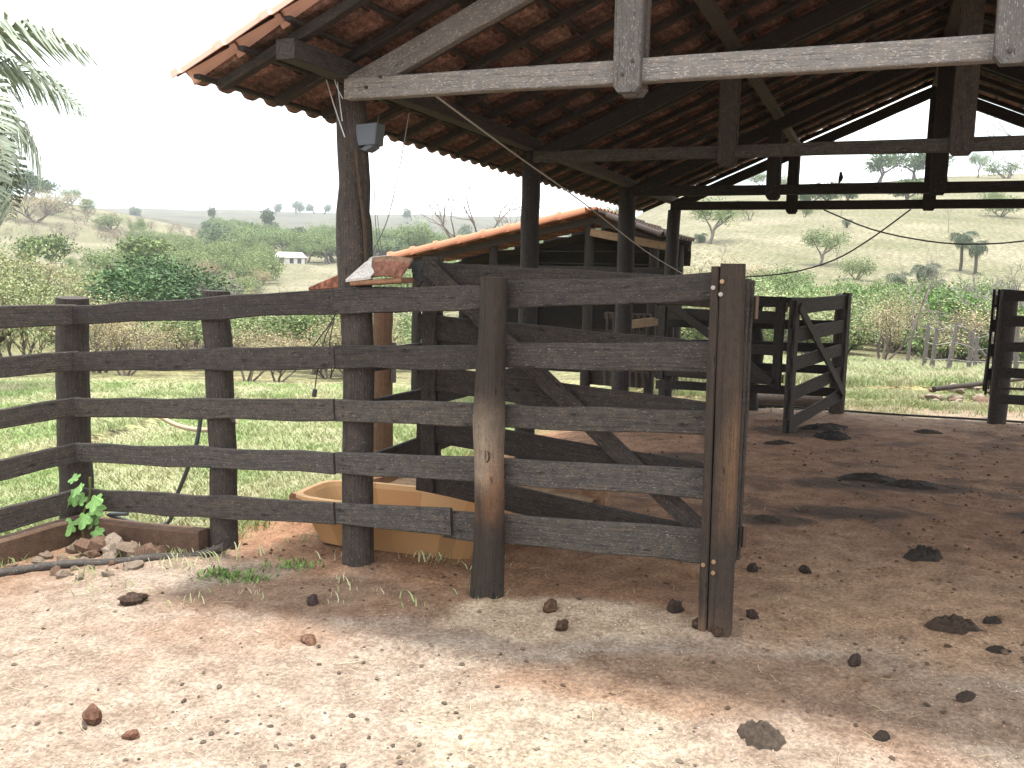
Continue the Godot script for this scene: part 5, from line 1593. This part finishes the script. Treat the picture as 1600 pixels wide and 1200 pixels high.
func make_trees() -> void:
	var green := Color(0.075, 0.125, 0.040)
	var K := {}
	K.near = tree_kind(101, 5.2, 0.13, 0.09, 4, 0.9, Vector3(1.25, 1.25, 1.25), 26000, 0.115, Color(0.075, 0.135, 0.055), 0.55, Color(0.45, 0.4, 0.36))
	K.round = tree_kind(102, 6.0, 0.18, 0.2, 3, 0.75, Vector3(1.5, 1.15, 1.5), 2400, 0.34, green, 0.3)
	K.wide = tree_kind(103, 5.5, 0.35, 0.2, 3, 0.95, Vector3(1.6, 0.7, 1.6), 2200, 0.26, Color(0.115, 0.165, 0.05), 0.3)
	K.light = tree_kind(104, 5.0, 0.22, 0.11, 3, 0.6, Vector3(1.1, 0.95, 1.1), 5600, 0.11, Color(0.165, 0.225, 0.095), 0.35)
	K.pale = tree_kind(105, 3.2, 0.08, 0.06, 3, 0.55, Vector3(0.55, 0.55, 0.55), 8000, 0.058, Color(0.27, 0.30, 0.165), 0.4, Color(0.9, 0.85, 0.75))
	K.dry = tree_kind(106, 3.4, 0.1, 0.07, 3, 0.6, Vector3(0.7, 0.6, 0.7), 5200, 0.052, Color(0.33, 0.29, 0.18), 0.4, Color(0.8, 0.72, 0.64))
	K.bush = tree_kind(107, 2.2, 0.06, 0.05, 2, 0.8, Vector3(0.75, 0.6, 0.75), 3600, 0.075, Color(0.165, 0.215, 0.09), 0.4)
	K.lush = tree_kind(108, 2.8, 0.06, 0.06, 2, 0.8, Vector3(0.8, 0.7, 0.8), 4500, 0.085, Color(0.115, 0.20, 0.06), 0.4)
	K.bare = tree_kind(109, 5.0, 0.3, 0.11, 5, 0.55, Vector3(0.3, 0.3, 0.3), 0, 0.1, green, 0.3, Color(1.0, 0.95, 0.9))
	K.bare2 = tree_kind(110, 4.5, 0.1, 0.07, 5, 0.6, Vector3(0.3, 0.3, 0.3), 0, 0.1, green, 0.3, Color(1.1, 1.05, 1.0))
	K.scrub = tree_kind(111, 1.8, 0.05, 0.03, 4, 0.7, Vector3(0.3, 0.3, 0.3), 500, 0.06, Color(0.25, 0.2, 0.14), 0.4, Color(0.7, 0.62, 0.56))
	K.far = tree_kind(112, 7.0, 0.15, 0.2, 2, 0.8, Vector3(1.9, 1.6, 1.9), 1600, 0.42, Color(0.10, 0.145, 0.075), 0.3)
	K.reach = tree_kind(114, 5.0, 0.3, 0.045, 5, 0.6, Vector3(0.3, 0.3, 0.3), 0, 0.1, green, 0.3, Color(1.9, 1.85, 1.75))
	K.tall = tree_kind(113, 10.0, 0.2, 0.2, 3, 0.35, Vector3(1.3, 1.4, 1.3), 1200, 0.5, Color(0.075, 0.105, 0.05), 0.3)
	var rows := [
		["near", -16.3, 46.0, 4.7, "broad dark green tree just beyond the lawn behind the left fence", 1.5, ""],
		["pale", -12.0, 22.0, 3.3, "pale yellow-green leafy bush at the left edge, the tallest one", 0.75, ""],
		["pale", -12.7, 24.0, 2.1, "pale yellow-green bush right of the tallest one at the left edge", 0.6, ""],
		["pale", -12.1, 20.0, 3.3, "pale yellow-green bush half cut by the left edge", 0.8, ""],
		["pale", -6.8, 40.0, 2.4, "pale bush beyond the lawn just right of the corner post", 1.4, ""],
		["pale", -3.8, 34.0, 2.6, "pale yellowish bush behind the lawn post", 1.5, ""],
		["pale", -10.7, 38.0, 2.2, "pale low bush under the leafless shrub", 1.6, ""],
		["dry", -21.2, 48.0, 3.8, "tan dry bush left of the dark green tree", 1.2, ""],
		["bare2", -13.4, 44.0, 4.6, "large leafless grey shrub right of the dark green tree", 1.1, ""],
		["bare2", -12.9, 47.0, 3.4, "smaller leafless shrub right of the large leafless one", 1.0, ""],
		["wide", -45.4, 112.0, 5.6, "wide flat-topped tree in the valley above the dark green tree", 1.3, ""],
		["light", -44.2, 95.0, 4.6, "bright green round tree in the left valley", 1.3, ""],
		["wide", -55.6, 112.0, 5.4, "dark umbrella tree in the left valley", 1.0, ""],
		["wide", -61.9, 118.0, 5.0, "umbrella tree at the far left of the valley", 1.0, ""],
		["round", -160.6, 302.0, 9.0, "round tree on the left hill crest, leftmost", 0.8, ""],
		["round", -155.9, 300.0, 8.0, "wide tree on the left hill crest beside the palm frond tips", 1.6, ""],
		["light", -144.1, 300.0, 7.0, "airy tree on the left hill crest right of the wide one", 1.1, ""],
		["light", -139.8, 298.0, 5.0, "small tree on the left hill crest, last but one", 1.0, ""],
		["bush", -137.8, 297.0, 4.5, "small bush on the left hill crest, rightmost", 1.0, ""],
		["bush", -141.0, 286.0, 3.5, "low dark bush just under the left hill crest", 2.0, ""],
		["dry", -130.3, 250.0, 8.0, "grey dry thicket on the slope of the left hill, lower one", 2.2, ""],
		["dry", -136.9, 270.0, 8.0, "grey dry thicket on the slope of the left hill, upper one", 2.2, ""],
		["bush", -114.8, 262.0, 4.5, "shadowy bush midway on the left hill slope", 2.0, ""],
		["bush", -109.2, 262.0, 3.0, "small bush right of the shadowy one on the left hill", 1.0, ""],
		["light", -100.5, 250.0, 6.5, "upright tree low on the left hill slope", 0.7, ""],
		["bush", -96.1, 245.0, 4.0, "bush right of the upright tree on the left hill", 1.8, ""],
		["far", -251.1, 620.0, 8.0, "dark dome tree on the plateau at the left, far off", 1.3, ""],
		["tall", -150.3, 455.0, 10.0, "slim tree standing up from the plateau slope", 0.7, ""],
		["tall", -91.8, 330.0, 12.0, "cone shaped tree in the middle of the far wood", 0.8, ""],
		["far", -77.6, 315.0, 6.0, "dark ball shaped tree on the plateau slope", 0.9, ""],
		["far", -209.6, 800.0, 9.0, "dark tree on the plateau skyline, left of the pair", 1.2, ""],
		["far", -190.4, 800.0, 11.0, "large dark tree on the plateau skyline, right of the pair", 1.4, ""],
		["far", -179.0, 820.0, 8.0, "tree on the plateau skyline beside the corner post", 1.2, ""],
		["far", -170.4, 820.0, 8.0, "tree on the plateau skyline closest to the corner post", 1.2, ""],
		["far", -82.4, 500.0, 8.0, "dark round tree right of the corner post near the skyline", 1.0, ""],
		["far", -78.9, 700.0, 9.0, "small dark tree on the skyline above the light green tree", 1.0, ""],
		["far", -26.0, 420.0, 9.0, "small tree on the skyline at the foot of the bare tree", 0.9, ""],
		["light", -7.8, 66.0, 4.6, "light green airy tree right of the corner post", 1.1, ""],
		["light", -10.6, 74.0, 3.4, "yellow-green small tree beside the hanging wires", 1.0, ""],
		["dry", -6.2, 80.0, 4.2, "brownish leafless bush left of the tall bare tree", 1.3, ""],
		["bush", -5.4, 95.0, 4.4, "green bush behind the tall bare tree", 1.3, ""],
		["light", -1.9, 90.0, 4.6, "pale green tree behind the second barn post", 1.2, ""],
		["bare", -2.3, 60.0, 11.0, "tall bare grey tree left of the second barn post", 1.0, ""],
		["bare", -0.4, 62.0, 10.0, "bare grey tree partly behind the second barn post", 0.9, ""],
		["light", 24.9, 118.0, 6.4, "leafy tree on the hillside right of the shed", 1.2, ""],
		["dry", 14.2, 60.0, 4.0, "brownish scrub tree below the leafy hillside tree", 1.2, ""],
		["dry", 9.6, 48.0, 3.6, "pale scrub behind the last left barn post", 1.3, ""],
		["light", 31.9, 96.0, 4.2, "small round tree on the hillside above the small gate", 1.3, ""],
		["bare", 33.8, 96.0, 3.6, "thin dead sapling beside the small round hillside tree", 0.6, ""],
		["bare", 20.2, 90.0, 3.2, "thin bare sapling below the leafy hillside tree", 0.6, ""],
		["bare", 52.8, 150.0, 4.0, "bare shrub high on the hillside under the second strut", 0.7, ""],
		["bare", 56.4, 120.0, 5.0, "tall thin bare sapling in the middle of the hillside", 0.4, ""],
		["round", 98.5, 252.0, 7.5, "broad tree on the right skyline left of the pair", 1.1, ""],
		["round", 107.0, 250.0, 7.2, "dense tree on the right skyline right of the king post gap", 1.2, ""],
		["round", 111.8, 248.0, 7.8, "dense dark tree on the right skyline beside the king posts", 1.2, ""],
		["round", 53.0, 168.0, 4.2, "dark tree under the far tie beam, leftmost", 1.0, ""],
		["round", 55.9, 166.0, 4.6, "dark tree under the far tie beam, middle one", 1.2, ""],
		["round", 61.3, 170.0, 3.8, "dark tree under the far tie beam, rightmost", 1.0, ""],
		["round", 69.6, 166.0, 4.4, "dark green tree seen between the two far tie beams, left one", 1.2, ""],
		["round", 75.1, 168.0, 4.6, "dark green tree seen between the two far tie beams, right one", 1.2, ""],
		["light", 64.2, 240.0, 5.5, "small pale tree on the skyline left of the strut feet", 1.3, ""],
		["bush", 69.3, 240.0, 4.5, "low bush on the skyline by the strut feet", 1.4, ""],
		["light", 116.7, 235.0, 7.0, "thin crowned tree on the skyline right of the king posts", 0.9, ""],
		["bush", 121.5, 230.0, 5.0, "bush on the skyline at the right", 1.6, ""],
		["bush", 73.5, 140.0, 3.2, "grey bush on the hillside near the right edge", 1.5, ""],
		["bush", 76.9, 150.0, 3.2, "round bush on the hillside right of the sagging wire", 1.3, ""],
		["lush", 15.1, 31.0, 2.6, "bright green vine covered bush behind the wire fence", 1.15, ""],
		["lush", 16.6, 36.0, 2.8, "fresh green bush left of the bright vine covered one", 1.1, ""],
		["light", 17.5, 40.0, 2.9, "tall light green tree over the belt of bushes", 1.2, ""],
		["light", 16.9, 44.0, 2.4, "light green low tree above the small gate", 1.3, ""],
		["light", 20.1, 48.0, 2.7, "light green tree in the bush belt", 1.3, ""],
		["dry", 11.0, 27.0, 2.3, "small brown-leaved tree on the grass right of the small gate", 1.0, ""],
		["dry", 13.2, 25.0, 2.0, "grey-brown brushwood heap left of the right gateway post", 1.5, ""],
		["bare", 11.3, 26.0, 3.6, "dead white-barked tree in front of the bushes", 0.7, ""],
		["reach", 12.2, 20.0, 7.2, "large bare tree beyond the right edge with branches reaching in", 1.2, ""],
		["bare2", 14.5, 27.0, 3.4, "bare whitish shrub behind the wire fence", 1.3, ""],
		["pale", 8.5, 30.0, 2.2, "pale leafy bush behind the rear fence", 1.5, ""],
		["pale", 11.7, 34.0, 2.4, "pale leafy bush behind the small gate", 1.4, ""],
		["pale", 7.7, 34.0, 2.8, "pale leafy bush beside the last barn post", 1.4, ""],
		["bush", 12.3, 40.0, 2.2, "low green bush over the rear fence", 1.3, ""],
		["bush", 14.2, 38.0, 2.3, "low green bush right of the small gate", 1.3, ""],
		["lush", 11.6, 45.0, 2.2, "fresh green bush left of the small gate", 1.2, ""],
		["light", 22.9, 52.0, 2.9, "taller light green tree left of the dead white-barked tree", 0.9, ""],
		["light", 24.3, 60.0, 2.6, "small leafy tree at the foot of the slope above the brown-leaved tree", 1.0, ""],
		["light", 26.8, 50.0, 3.2, "pale green tree over the brushwood at the right", 1.2, ""],
		["round", 20.0, 42.0, 2.1, "rounded dark bush above the bright vine covered one", 0.8, ""],
		["light", 21.4, 70.0, 3.0, "small tree at the foot of the slope over the rear fence", 1.1, ""],
		["dry", 20.1, 75.0, 2.6, "dry bush on the lower slope over the rear fence", 1.4, ""],
		["bush", 32.1, 86.0, 2.2, "small bush on the slope right of the round hillside tree", 1.2, ""],
		["bush", 47.0, 150.0, 2.2, "small dark bush high on the slope under the struts", 1.0, ""],
		["bush", 69.9, 160.0, 2.4, "small dark bush high on the slope under the sagging wire", 1.0, ""],
		["dry", 38.0, 150.0, 2.8, "dry shrub on the slope beside the leafy hillside tree", 1.4, ""],
	]
	var n := 0
	for r in rows:
		n += 1
		grow(K[r[0]], r[5] if r.size() > 7 else ("bush" if r[0] in ["bush", "lush", "scrub", "pale", "dry"] else "tree"), r[4], r[6] if r.size() > 7 else ("bush" if r[0] in ["bush", "lush", "scrub", "pale", "dry"] else "tree"), r[1], r[2], r[3], n * 2.1, r[5] if r.size() > 5 and r[5] is float else 1.0, r[6] if r.size() > 6 else "")
	# belts of scrub that read as one mass
	var rng := RandomNumberGenerator.new()
	rng.seed = 444
	for q in [["bush", "left_thicket", "thicket of mixed bushes filling the valley on the left", 140, -0.62, -0.29, 56.0, 150.0, 0.9], ["dry", "dry_scrub", "dry scrub among the valley bushes on the left", 50, -0.62, -0.28, 54.0, 120.0, 0.8], ["lush", "green_thicket", "fresh green thicket at the foot of the right hand hill", 40, 0.22, 0.62, 36.0, 58.0, 0.75], ["bush", "right_thicket", "pale green thicket at the foot of the right hand hill", 120, 0.17, 0.62, 30.0, 62.0, 0.75], ["light", "right_light_trees", "young light green trees in the thicket at the right", 34, 0.25, 0.62, 36.0, 56.0, 0.5], ["dry", "right_scrub", "dry brown scrub at the foot of the right hand hill", 16, 0.17, 0.62, 30.0, 52.0, 0.6], ["scrub", "hill_scrub", "grey scrub dotted over the left hill", 160, -0.7, -0.33, 210.0, 300.0], ["far", "far_woods", "distant woods in the valley under the plateau", 260, -0.34, 0.12, 205.0, 370.0, 0.85], ["bush", "far_bushes", "bushes of the valley in front of the distant woods", 120, -0.42, -0.275, 110.0, 250.0], ["bush", "middle_bushes", "bushes on the slope seen between the front barn posts", 130, -0.17, 0.12, 70.0, 230.0], ["light", "lawn_edge_bushes", "low bushes along the far edge of the lawn", 34, -0.62, -0.06, 22.0, 40.0, 0.34], ["dry", "lawn_edge_scrub", "dry low scrub along the far edge of the lawn", 26, -0.62, -0.06, 19.0, 34.0, 0.45], ["light", "far_light_woods", "lighter crowns among the distant woods", 150, -0.33, 0.12, 180.0, 340.0, 1.3], ["scrub", "bare_scrub", "thin leafless scrub beyond the lawn", 55, -0.35, 0.02, 26.0, 60.0]]:
		var xt: Array[Transform3D] = []
		var xc: Array[Transform3D] = []
		for i in q[3]:
			var d := rng.randf_range(q[6], q[7])
			var x := d * rng.randf_range(q[4], q[5])
			var s := rng.randf_range(0.65, 1.3) * (0.75 if q[0] == "far" else 1.0) * (1.6 if q[1] == "far_bushes" else 1.0) * (1.0 if q[1] != "hill_scrub" else 1.5)
			var xf := Transform3D(Basis(Vector3.UP, rng.randf() * TAU).scaled(Vector3(s, s * rng.randf_range(0.8, 1.1), s)), Vector3(x, land(x, d) - 0.05, -d))
			if q.size() > 8: xf = xf.scaled_local(Vector3(q[8] * 1.25, q[8], q[8] * 1.25))
			xc.append(xf)
		var holder := Node3D.new()
		holder.name = q[1]
		add_child(holder, true)
		tag(holder, q[2], "scrub", "", "stuff")
		for part in 2:
			if K[q[0]][part] == null: continue
			var mm := multi(K[q[0]][part], M.bark if part == 0 else M.leaf, xc)
			mm.name = "trunks" if part == 0 else "leaves"
			mm.set_meta("kind", "stuff")
			holder.add_child(mm, true)
	# palms
	var big: Array = []
	for i in 3: big.append(frond_mesh(1.0, 1.85 + i * 0.25, 80, 0.30, 70 + i, Color(0.29, 0.33, 0.255)))
	palm("large drooping palm at the left edge with only its fronds in view", -9.8, 15.0, 4.85, 0.17, 3.3, 22, big, 7)
	var small: Array = []
	for i in 2: small.append(frond_mesh(1.0, 2.2 + i * 0.3, 30, 0.5, 80 + i, Color(0.075, 0.10, 0.06), 3))
	for q in [[1490, 92.0, 3.5, 1.7, 12, "left one of two tall palms side by side on the right hillside"], [1513, 90.0, 2.9, 1.6, 12, "right one of two tall palms side by side on the right hillside"], [1437, 84.0, 1.4, 1.7, 12, "low bushy palm left of the two tall palms"], [1457, 80.0, 0.7, 0.9, 9, "very small palm in front of the two tall palms"], [1085, 120.0, 0.9, 1.3, 9, "small palm beside the hillside tree near the shed"], [1310, 130.0, 1.0, 1.0, 8, "small lone palm high on the right hillside"], [1395, 82.0, 0.9, 1.4, 9, "short palm at the left of the bushy palm"]]:
		palm(q[5], (q[0] - 800.0) / 1420.0 * q[1], q[1], q[2], 0.13, q[3], q[4], small, int(q[0]))


func make_far_things() -> void:
	# wire fence beyond the back gateway
	var w := thing("wire_fence", "barbed wire fence of thin grey posts beyond the back gateway", "fence", Vector3(9.4, land(9.4, 20.5), -20.5), 0.0)
	var tops := []
	for q in [[1444, 21.5, 0.06, 1.15], [1456, 20.8, 0.08, 1.05], [1481, 20.0, 0.16, 1.15], [1515, 20.3, 0.03, 1.0], [1525, 22.5, 0.0, 0.9], [1590, 19.0, -0.05, 1.15], [1650, 17.5, 0.0, 1.15]]:
		var x: float = (q[0] - 800.0) / 1420.0 * q[1]
		var p := Vector3(x, land(x, q[1]), -q[1]) - w.position
		post(w, "post", [p + Vector3(0, -0.2, 0), p + Vector3(q[2], q[3], 0)], [0.055, 0.045], int(q[0]), Color(0.75, 0.72, 0.7), 0.15, M.grey_wood)
		tops.append([p, q[2], q[3]])
	for k in [0.95, 0.62, 0.3]:
		var pts := []
		for q in tops: pts.append(q[0] + Vector3(q[1] * k, q[2] * k, 0.05))
		tube(w, "wire", pts, 0.007, Color(0.32, 0.31, 0.3), null, 4, 3)
	# farmhouse
	var hx := (452.0 - 800.0) / 1420.0 * 172.0
	var h := thing("farmhouse", "small white farmhouse far off at the edge of the pale field", "house", Vector3(hx, land(hx, 172.0) - 0.1, -172.0), 0.3)
	var mb := MB.new()
	mb.col = Color(0.62, 0.6, 0.57)
	board(mb, Vector3(-2.6, 0.8, 0), Vector3(2.6, 0.8, 0), 1.6, 1.6, 2.6, 1, 0.0)
	obj("wall", mb.mesh(), M.plain, h)
	mb = MB.new()
	mb.col = Color(0.55, 0.53, 0.52)
	for s in [-1.0, 1.0]:
		mb.quad(Vector3(-3.0, 1.5, s * 1.8), Vector3(3.0, 1.5, s * 1.8), Vector3(2.2, 2.5, 0), Vector3(-2.2, 2.5, 0), Vector3(0, 1, s))
		mb.flat(Vector3(s * 3.0, 1.5, -1.8), Vector3(s * 3.0, 1.5, 1.8), Vector3(s * 2.2, 2.5, 0), Vector3(s, 1, 0))
	obj("roof", mb.mesh(), M.plain, h)
	for x in [-1.6, 0.2, 1.6]:
		mb = MB.new()
		mb.col = Color(0.08, 0.08, 0.09)
		board(mb, Vector3(x - 0.35, 0.85, 1.31), Vector3(x + 0.35, 0.85, 1.31), 0.9, 0.9, 0.06, 1, 0.0)
		obj("window", mb.mesh(), M.plain, h)
	for q in [[193, 640.0, 9.0, "left one of two thin poles on the plateau skyline"], [338, 560.0, 9.0, "right one of two thin poles on the plateau skyline"]]:
		var x: float = (q[0] + 7 - 800.0) / 1420.0 * q[1]
		var o := thing("power_pole", q[3], "pole", Vector3(x, land(x, q[1]), -q[1]))
		tube(o, "shaft", [Vector3(0, -0.5, 0), Vector3(0, q[2], 0)], 0.16, Color(0.4, 0.38, 0.36), null, 6, 1)
		tube(o, "crossarm", [Vector3(-1.1, q[2] - 0.6, 0), Vector3(1.1, q[2] - 0.6, 0)], 0.1, Color(0.4, 0.38, 0.36), null, 5, 1)


func sky_image() -> Image:
	var w := 768
	var h := 384
	var im := Image.create(w, h, false, Image.FORMAT_RGBF)
	var f := FastNoiseLite.new()
	f.seed = 8
	f.frequency = 1.0
	f.fractal_octaves = 5
	for j in h:
		var el := (0.5 - (j + 0.5) / h) * PI
		for i in w:
			var az := (i + 0.5) / w * TAU
			var dir := Vector3(sin(az) * cos(el), sin(el), cos(az) * cos(el))
			var c := Color(0.93, 0.96, 0.98)
			if dir.y > 0.0:
				var p := dir / (dir.y + 0.22)
				var n := f.get_noise_2d(p.x * 0.8 + 3.0, p.z * 0.8 + 1.0)
				var thin := clampf(0.5 - n * 1.6, 0.0, 1.0)
				c = Color(1.20, 1.21, 1.21).lerp(Color(0.80, 0.94, 1.02), thin * 0.5)
				var st := f.get_noise_2d(az * 2.4 + 7.0, dir.y * 19.0) * 1.4 + f.get_noise_2d(az * 7.0, dir.y * 50.0 + 9.0) * 0.5
				c = c.lerp(Color(0.19, 0.262, 0.282), sstep(-0.25, 0.25, st) * sstep(0.015, 0.05, dir.y) * (1.0 - sstep(0.14, 0.23, dir.y)) * 0.95)
			else:
				c = Color(0.40, 0.36, 0.28)
			im.set_pixel(i, j, c)
	return im


func _ready() -> void:
	nz.seed = 3
	nz.frequency = 0.01
	nz.fractal_octaves = 4
	nz2.seed = 17
	nz2.frequency = 0.01
	nz2.fractal_octaves = 3
	# camera
	var cam := Camera3D.new()
	cam.name = "camera"
	cam.position = Vector3(0, 1.6, 0)
	cam.basis = Basis(Vector3.RIGHT, -0.1195) * Basis(Vector3.BACK, 0.0226)
	cam.fov = rad_to_deg(2.0 * atan(600.0 / 1420.0))
	cam.near = 0.05
	cam.far = 4000.0
	add_child(cam)
	cam.current = true
	# sky, exposure
	var we := WorldEnvironment.new()
	we.name = "world_environment"
	var env := Environment.new()
	env.background_mode = Environment.BG_SKY
	var sky := Sky.new()
	var sm := PanoramaSkyMaterial.new()
	sm.panorama = ImageTexture.create_from_image(sky_image())
	sky.sky_material = sm
	env.sky = sky
	env.tonemap_mode = Environment.TONE_MAPPER_LINEAR
	env.tonemap_exposure = 2.65
	env.fog_enabled = true
	env.fog_density = 0.00035
	env.fog_light_color = Color(0.93, 0.95, 0.97)
	env.sdfgi_enabled = true
	env.ssao_enabled = true
	env.ssil_enabled = true
	we.environment = env
	add_child(we)
	# sun, nearly overhead
	var sun := DirectionalLight3D.new()
	sun.name = "sun"
	add_child(sun)
	var fall := world(-0.05, -1.0, -0.03) - world(0, 0, 0)
	sun.look_at_from_position(Vector3(0, 30, 0), Vector3(0, 30, 0) + fall, Vector3(0, 0, 1))
	sun.light_color = Color(1.0, 0.98, 0.95)
	sun.light_energy = 0.9
	sun.light_angular_distance = 4.5
	sun.shadow_enabled = true
	make_materials()
	# ground
	var xs := PackedFloat32Array()
	var ds := PackedFloat32Array()
	var x := -4.6
	while x < 8.2:
		xs.append(x)
		x += 0.03
	var d := 1.2
	while d < 13.4:
		ds.append(d)
		d += 0.02 + 0.0035 * d
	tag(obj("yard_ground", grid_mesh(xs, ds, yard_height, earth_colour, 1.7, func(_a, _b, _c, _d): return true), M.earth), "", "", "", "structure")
	xs.clear()
	ds.clear()
	for i in 241:
		var t := (i - 120) / 120.0
		xs.append(sinh(t * 5.4) * 900.0 / sinh(5.4) * 1.0)
	for i in 261:
		var t := i / 260.0
		ds.append(-60.0 + 64.0 * minf(t / 0.08, 1.0) if t < 0.08 else 4.0 + (exp((t - 0.08) / 0.92 * 5.6) - 1.0) / (exp(5.6) - 1.0) * 1800.0)
	tag(obj("terrain", grid_mesh(xs, ds, far_height, field_colour, 7.0, func(_a, _b, _c, _d): return true), M.field), "", "", "", "structure")
	make_barn()
	make_front_fence()
	make_left_fence()
	make_other_fences()
	make_shed()
	make_yard_things()
	make_trees()
	make_far_things()
	make_plants()
	make_floor_things()
	make_ground_cover()
